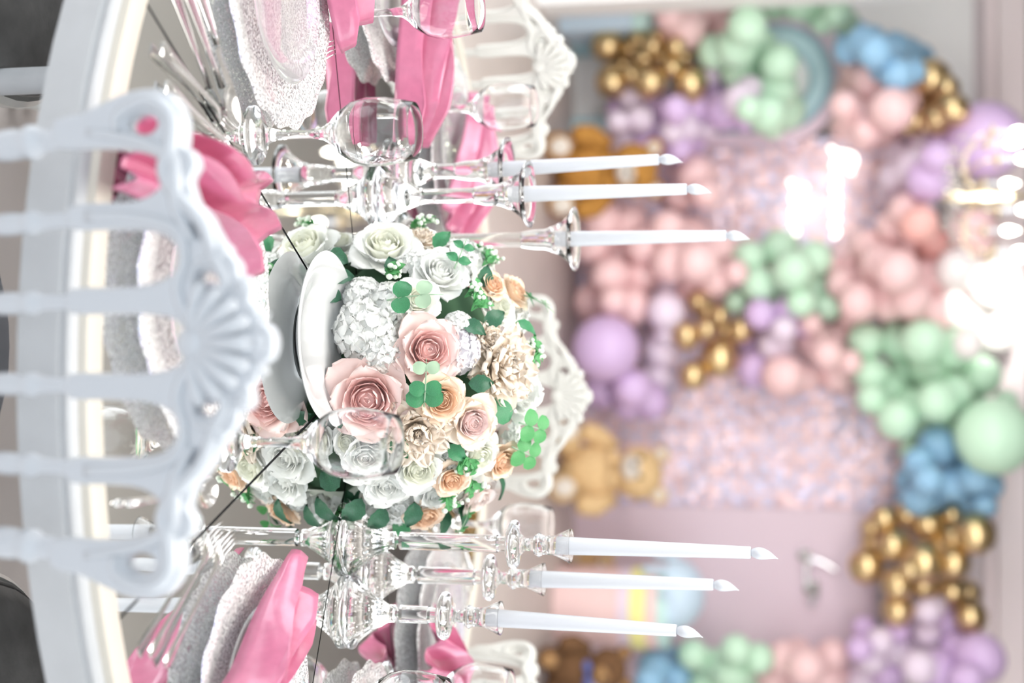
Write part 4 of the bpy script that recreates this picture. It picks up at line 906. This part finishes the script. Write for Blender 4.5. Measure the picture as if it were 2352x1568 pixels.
tag(obj('star_ornament', plate2d([[(0.055 * (1 if k % 2 == 0 else .5) * math.sin(2 * PI * k / 10), 0.055 * (1 if k % 2 == 0 else .5) * math.cos(2 * PI * k / 10)) for k in range(10)]], 0.01, 0.006, 'star'), 'prop_yellow', None, p), 'yellow star ornament on the pink balloons at the picture top edge', 'ornament')

# ------------------------------------------------------------------ chandelier
cc = back(2250, 452, 4.0)
cn = thing('chandelier', 'gold and crystal chandelier with candle bulbs hanging before the balloons', 'chandelier', (cc.x, 4.0, cc.z))
obj('stem', MB().lathe([(0, ZC - cc.z), (0.05, ZC - cc.z), (0.05, ZC - cc.z - .02), (0.012, ZC - cc.z - .05), (0.012, .16), (.03, .12), (.016, .08), (.036, .02), (.018, -.04), (.03, -.08), (.012, -.13), (0, -.15)], 20), 'gold_metal', cn)
CR = MB().lathe([(0, -1), (.7, -.2), (.75, 0), (.5, .6), (0, 1)], 8).mesh('crystal', 20); setmat(CR, 'crystal')
for k in range(8):
    a = 2 * PI * k / 8 + .3; R = 0.26; u = Vector((math.cos(a), math.sin(a), 0))
    am = obj('arm', MB().tube([u * .02 + Vector((0, 0, .0)), u * .10 + Vector((0, 0, -.06)), u * .19 + Vector((0, 0, -.06)), u * .25 + Vector((0, 0, -.01)), u * R + Vector((0, 0, .03))], .0042, 8), 'gold_metal', cn)
    obj('drip_tray', MB().lathe([(0, .03), (.012, .03), (.036, .042), (.034, .046), (0, .038)], 16, tuple(u * R)), 'gold_metal', am)
    obj('candle_sleeve', MB().lathe([(0, .045), (.0105, .045), (.0105, .115), (0, .115)], 14, tuple(u * R)), 'candle', am)
    obj('bulb', MB().lathe([(0, .1155), (.008, .1155), (.0155, .135), (.014, .15), (.006, .172), (0, .185)], 14, tuple(u * R)), 'bulb', am)
    for i in range(7):
        s = i / 6; q = u * (R - .02 - .22 * s) + Vector((0, 0, -.02 - .085 * math.sin(PI * (.25 + .6 * s)) - .02 * (i % 2)))
        obj('crystal', CR, None, am, q, (0, 0, a + i), (.009, .009, .016))
    a2 = a + PI / 8; u2 = Vector((math.cos(a2), math.sin(a2), 0))
    for i in range(3): obj('crystal', CR, None, cn, u2 * (R * (.95 - .22 * i)) + Vector((0, 0, -.05 - .04 * i)), (0, 0, a), (.010, .010, .018))
SC.render.film_transparent = False
# spotlight on the garland
tgt = back(2285, 700, 5.9)
fx = thing('spotlight', 'small white ceiling spotlight aimed at the white balloons', 'spotlight', (tgt.x - .15, 5.0, ZC))
obj('mount', MB().lathe([(0, 0), (.04, 0), (.04, -.015), (.01, -.02), (.01, -.05), (0, -.05)], 20), 'wall_white', fx, sharp=40)
dirv = (tgt - Vector((tgt.x - .15, 5.0, ZC - .08))).normalized()
obj('housing', MB().lathe([(0, -.05), (.032, -.05), (.036, .05), (.031, .05), (.028, -.02), (0, -.02)], 20), 'wall_white', fx, (0, 0, -.085), Vector((0, 0, 1)).rotation_difference(dirv), sharp=40)
sl = bpy.data.lights.new('spot_beam', 'SPOT'); sl.energy = 85; sl.spot_size = rad(46); sl.spot_blend = 0.8; sl.shadow_soft_size = 0.03; sl.color = (1, .96, .92)
so = bpy.data.objects.new('spot_beam', sl); COL.objects.link(so); so.location = Vector((tgt.x - .15, 5.0, ZC - .085)) + dirv * .06; so.rotation_euler = dirv.to_track_quat('-Z', 'Y').to_euler()
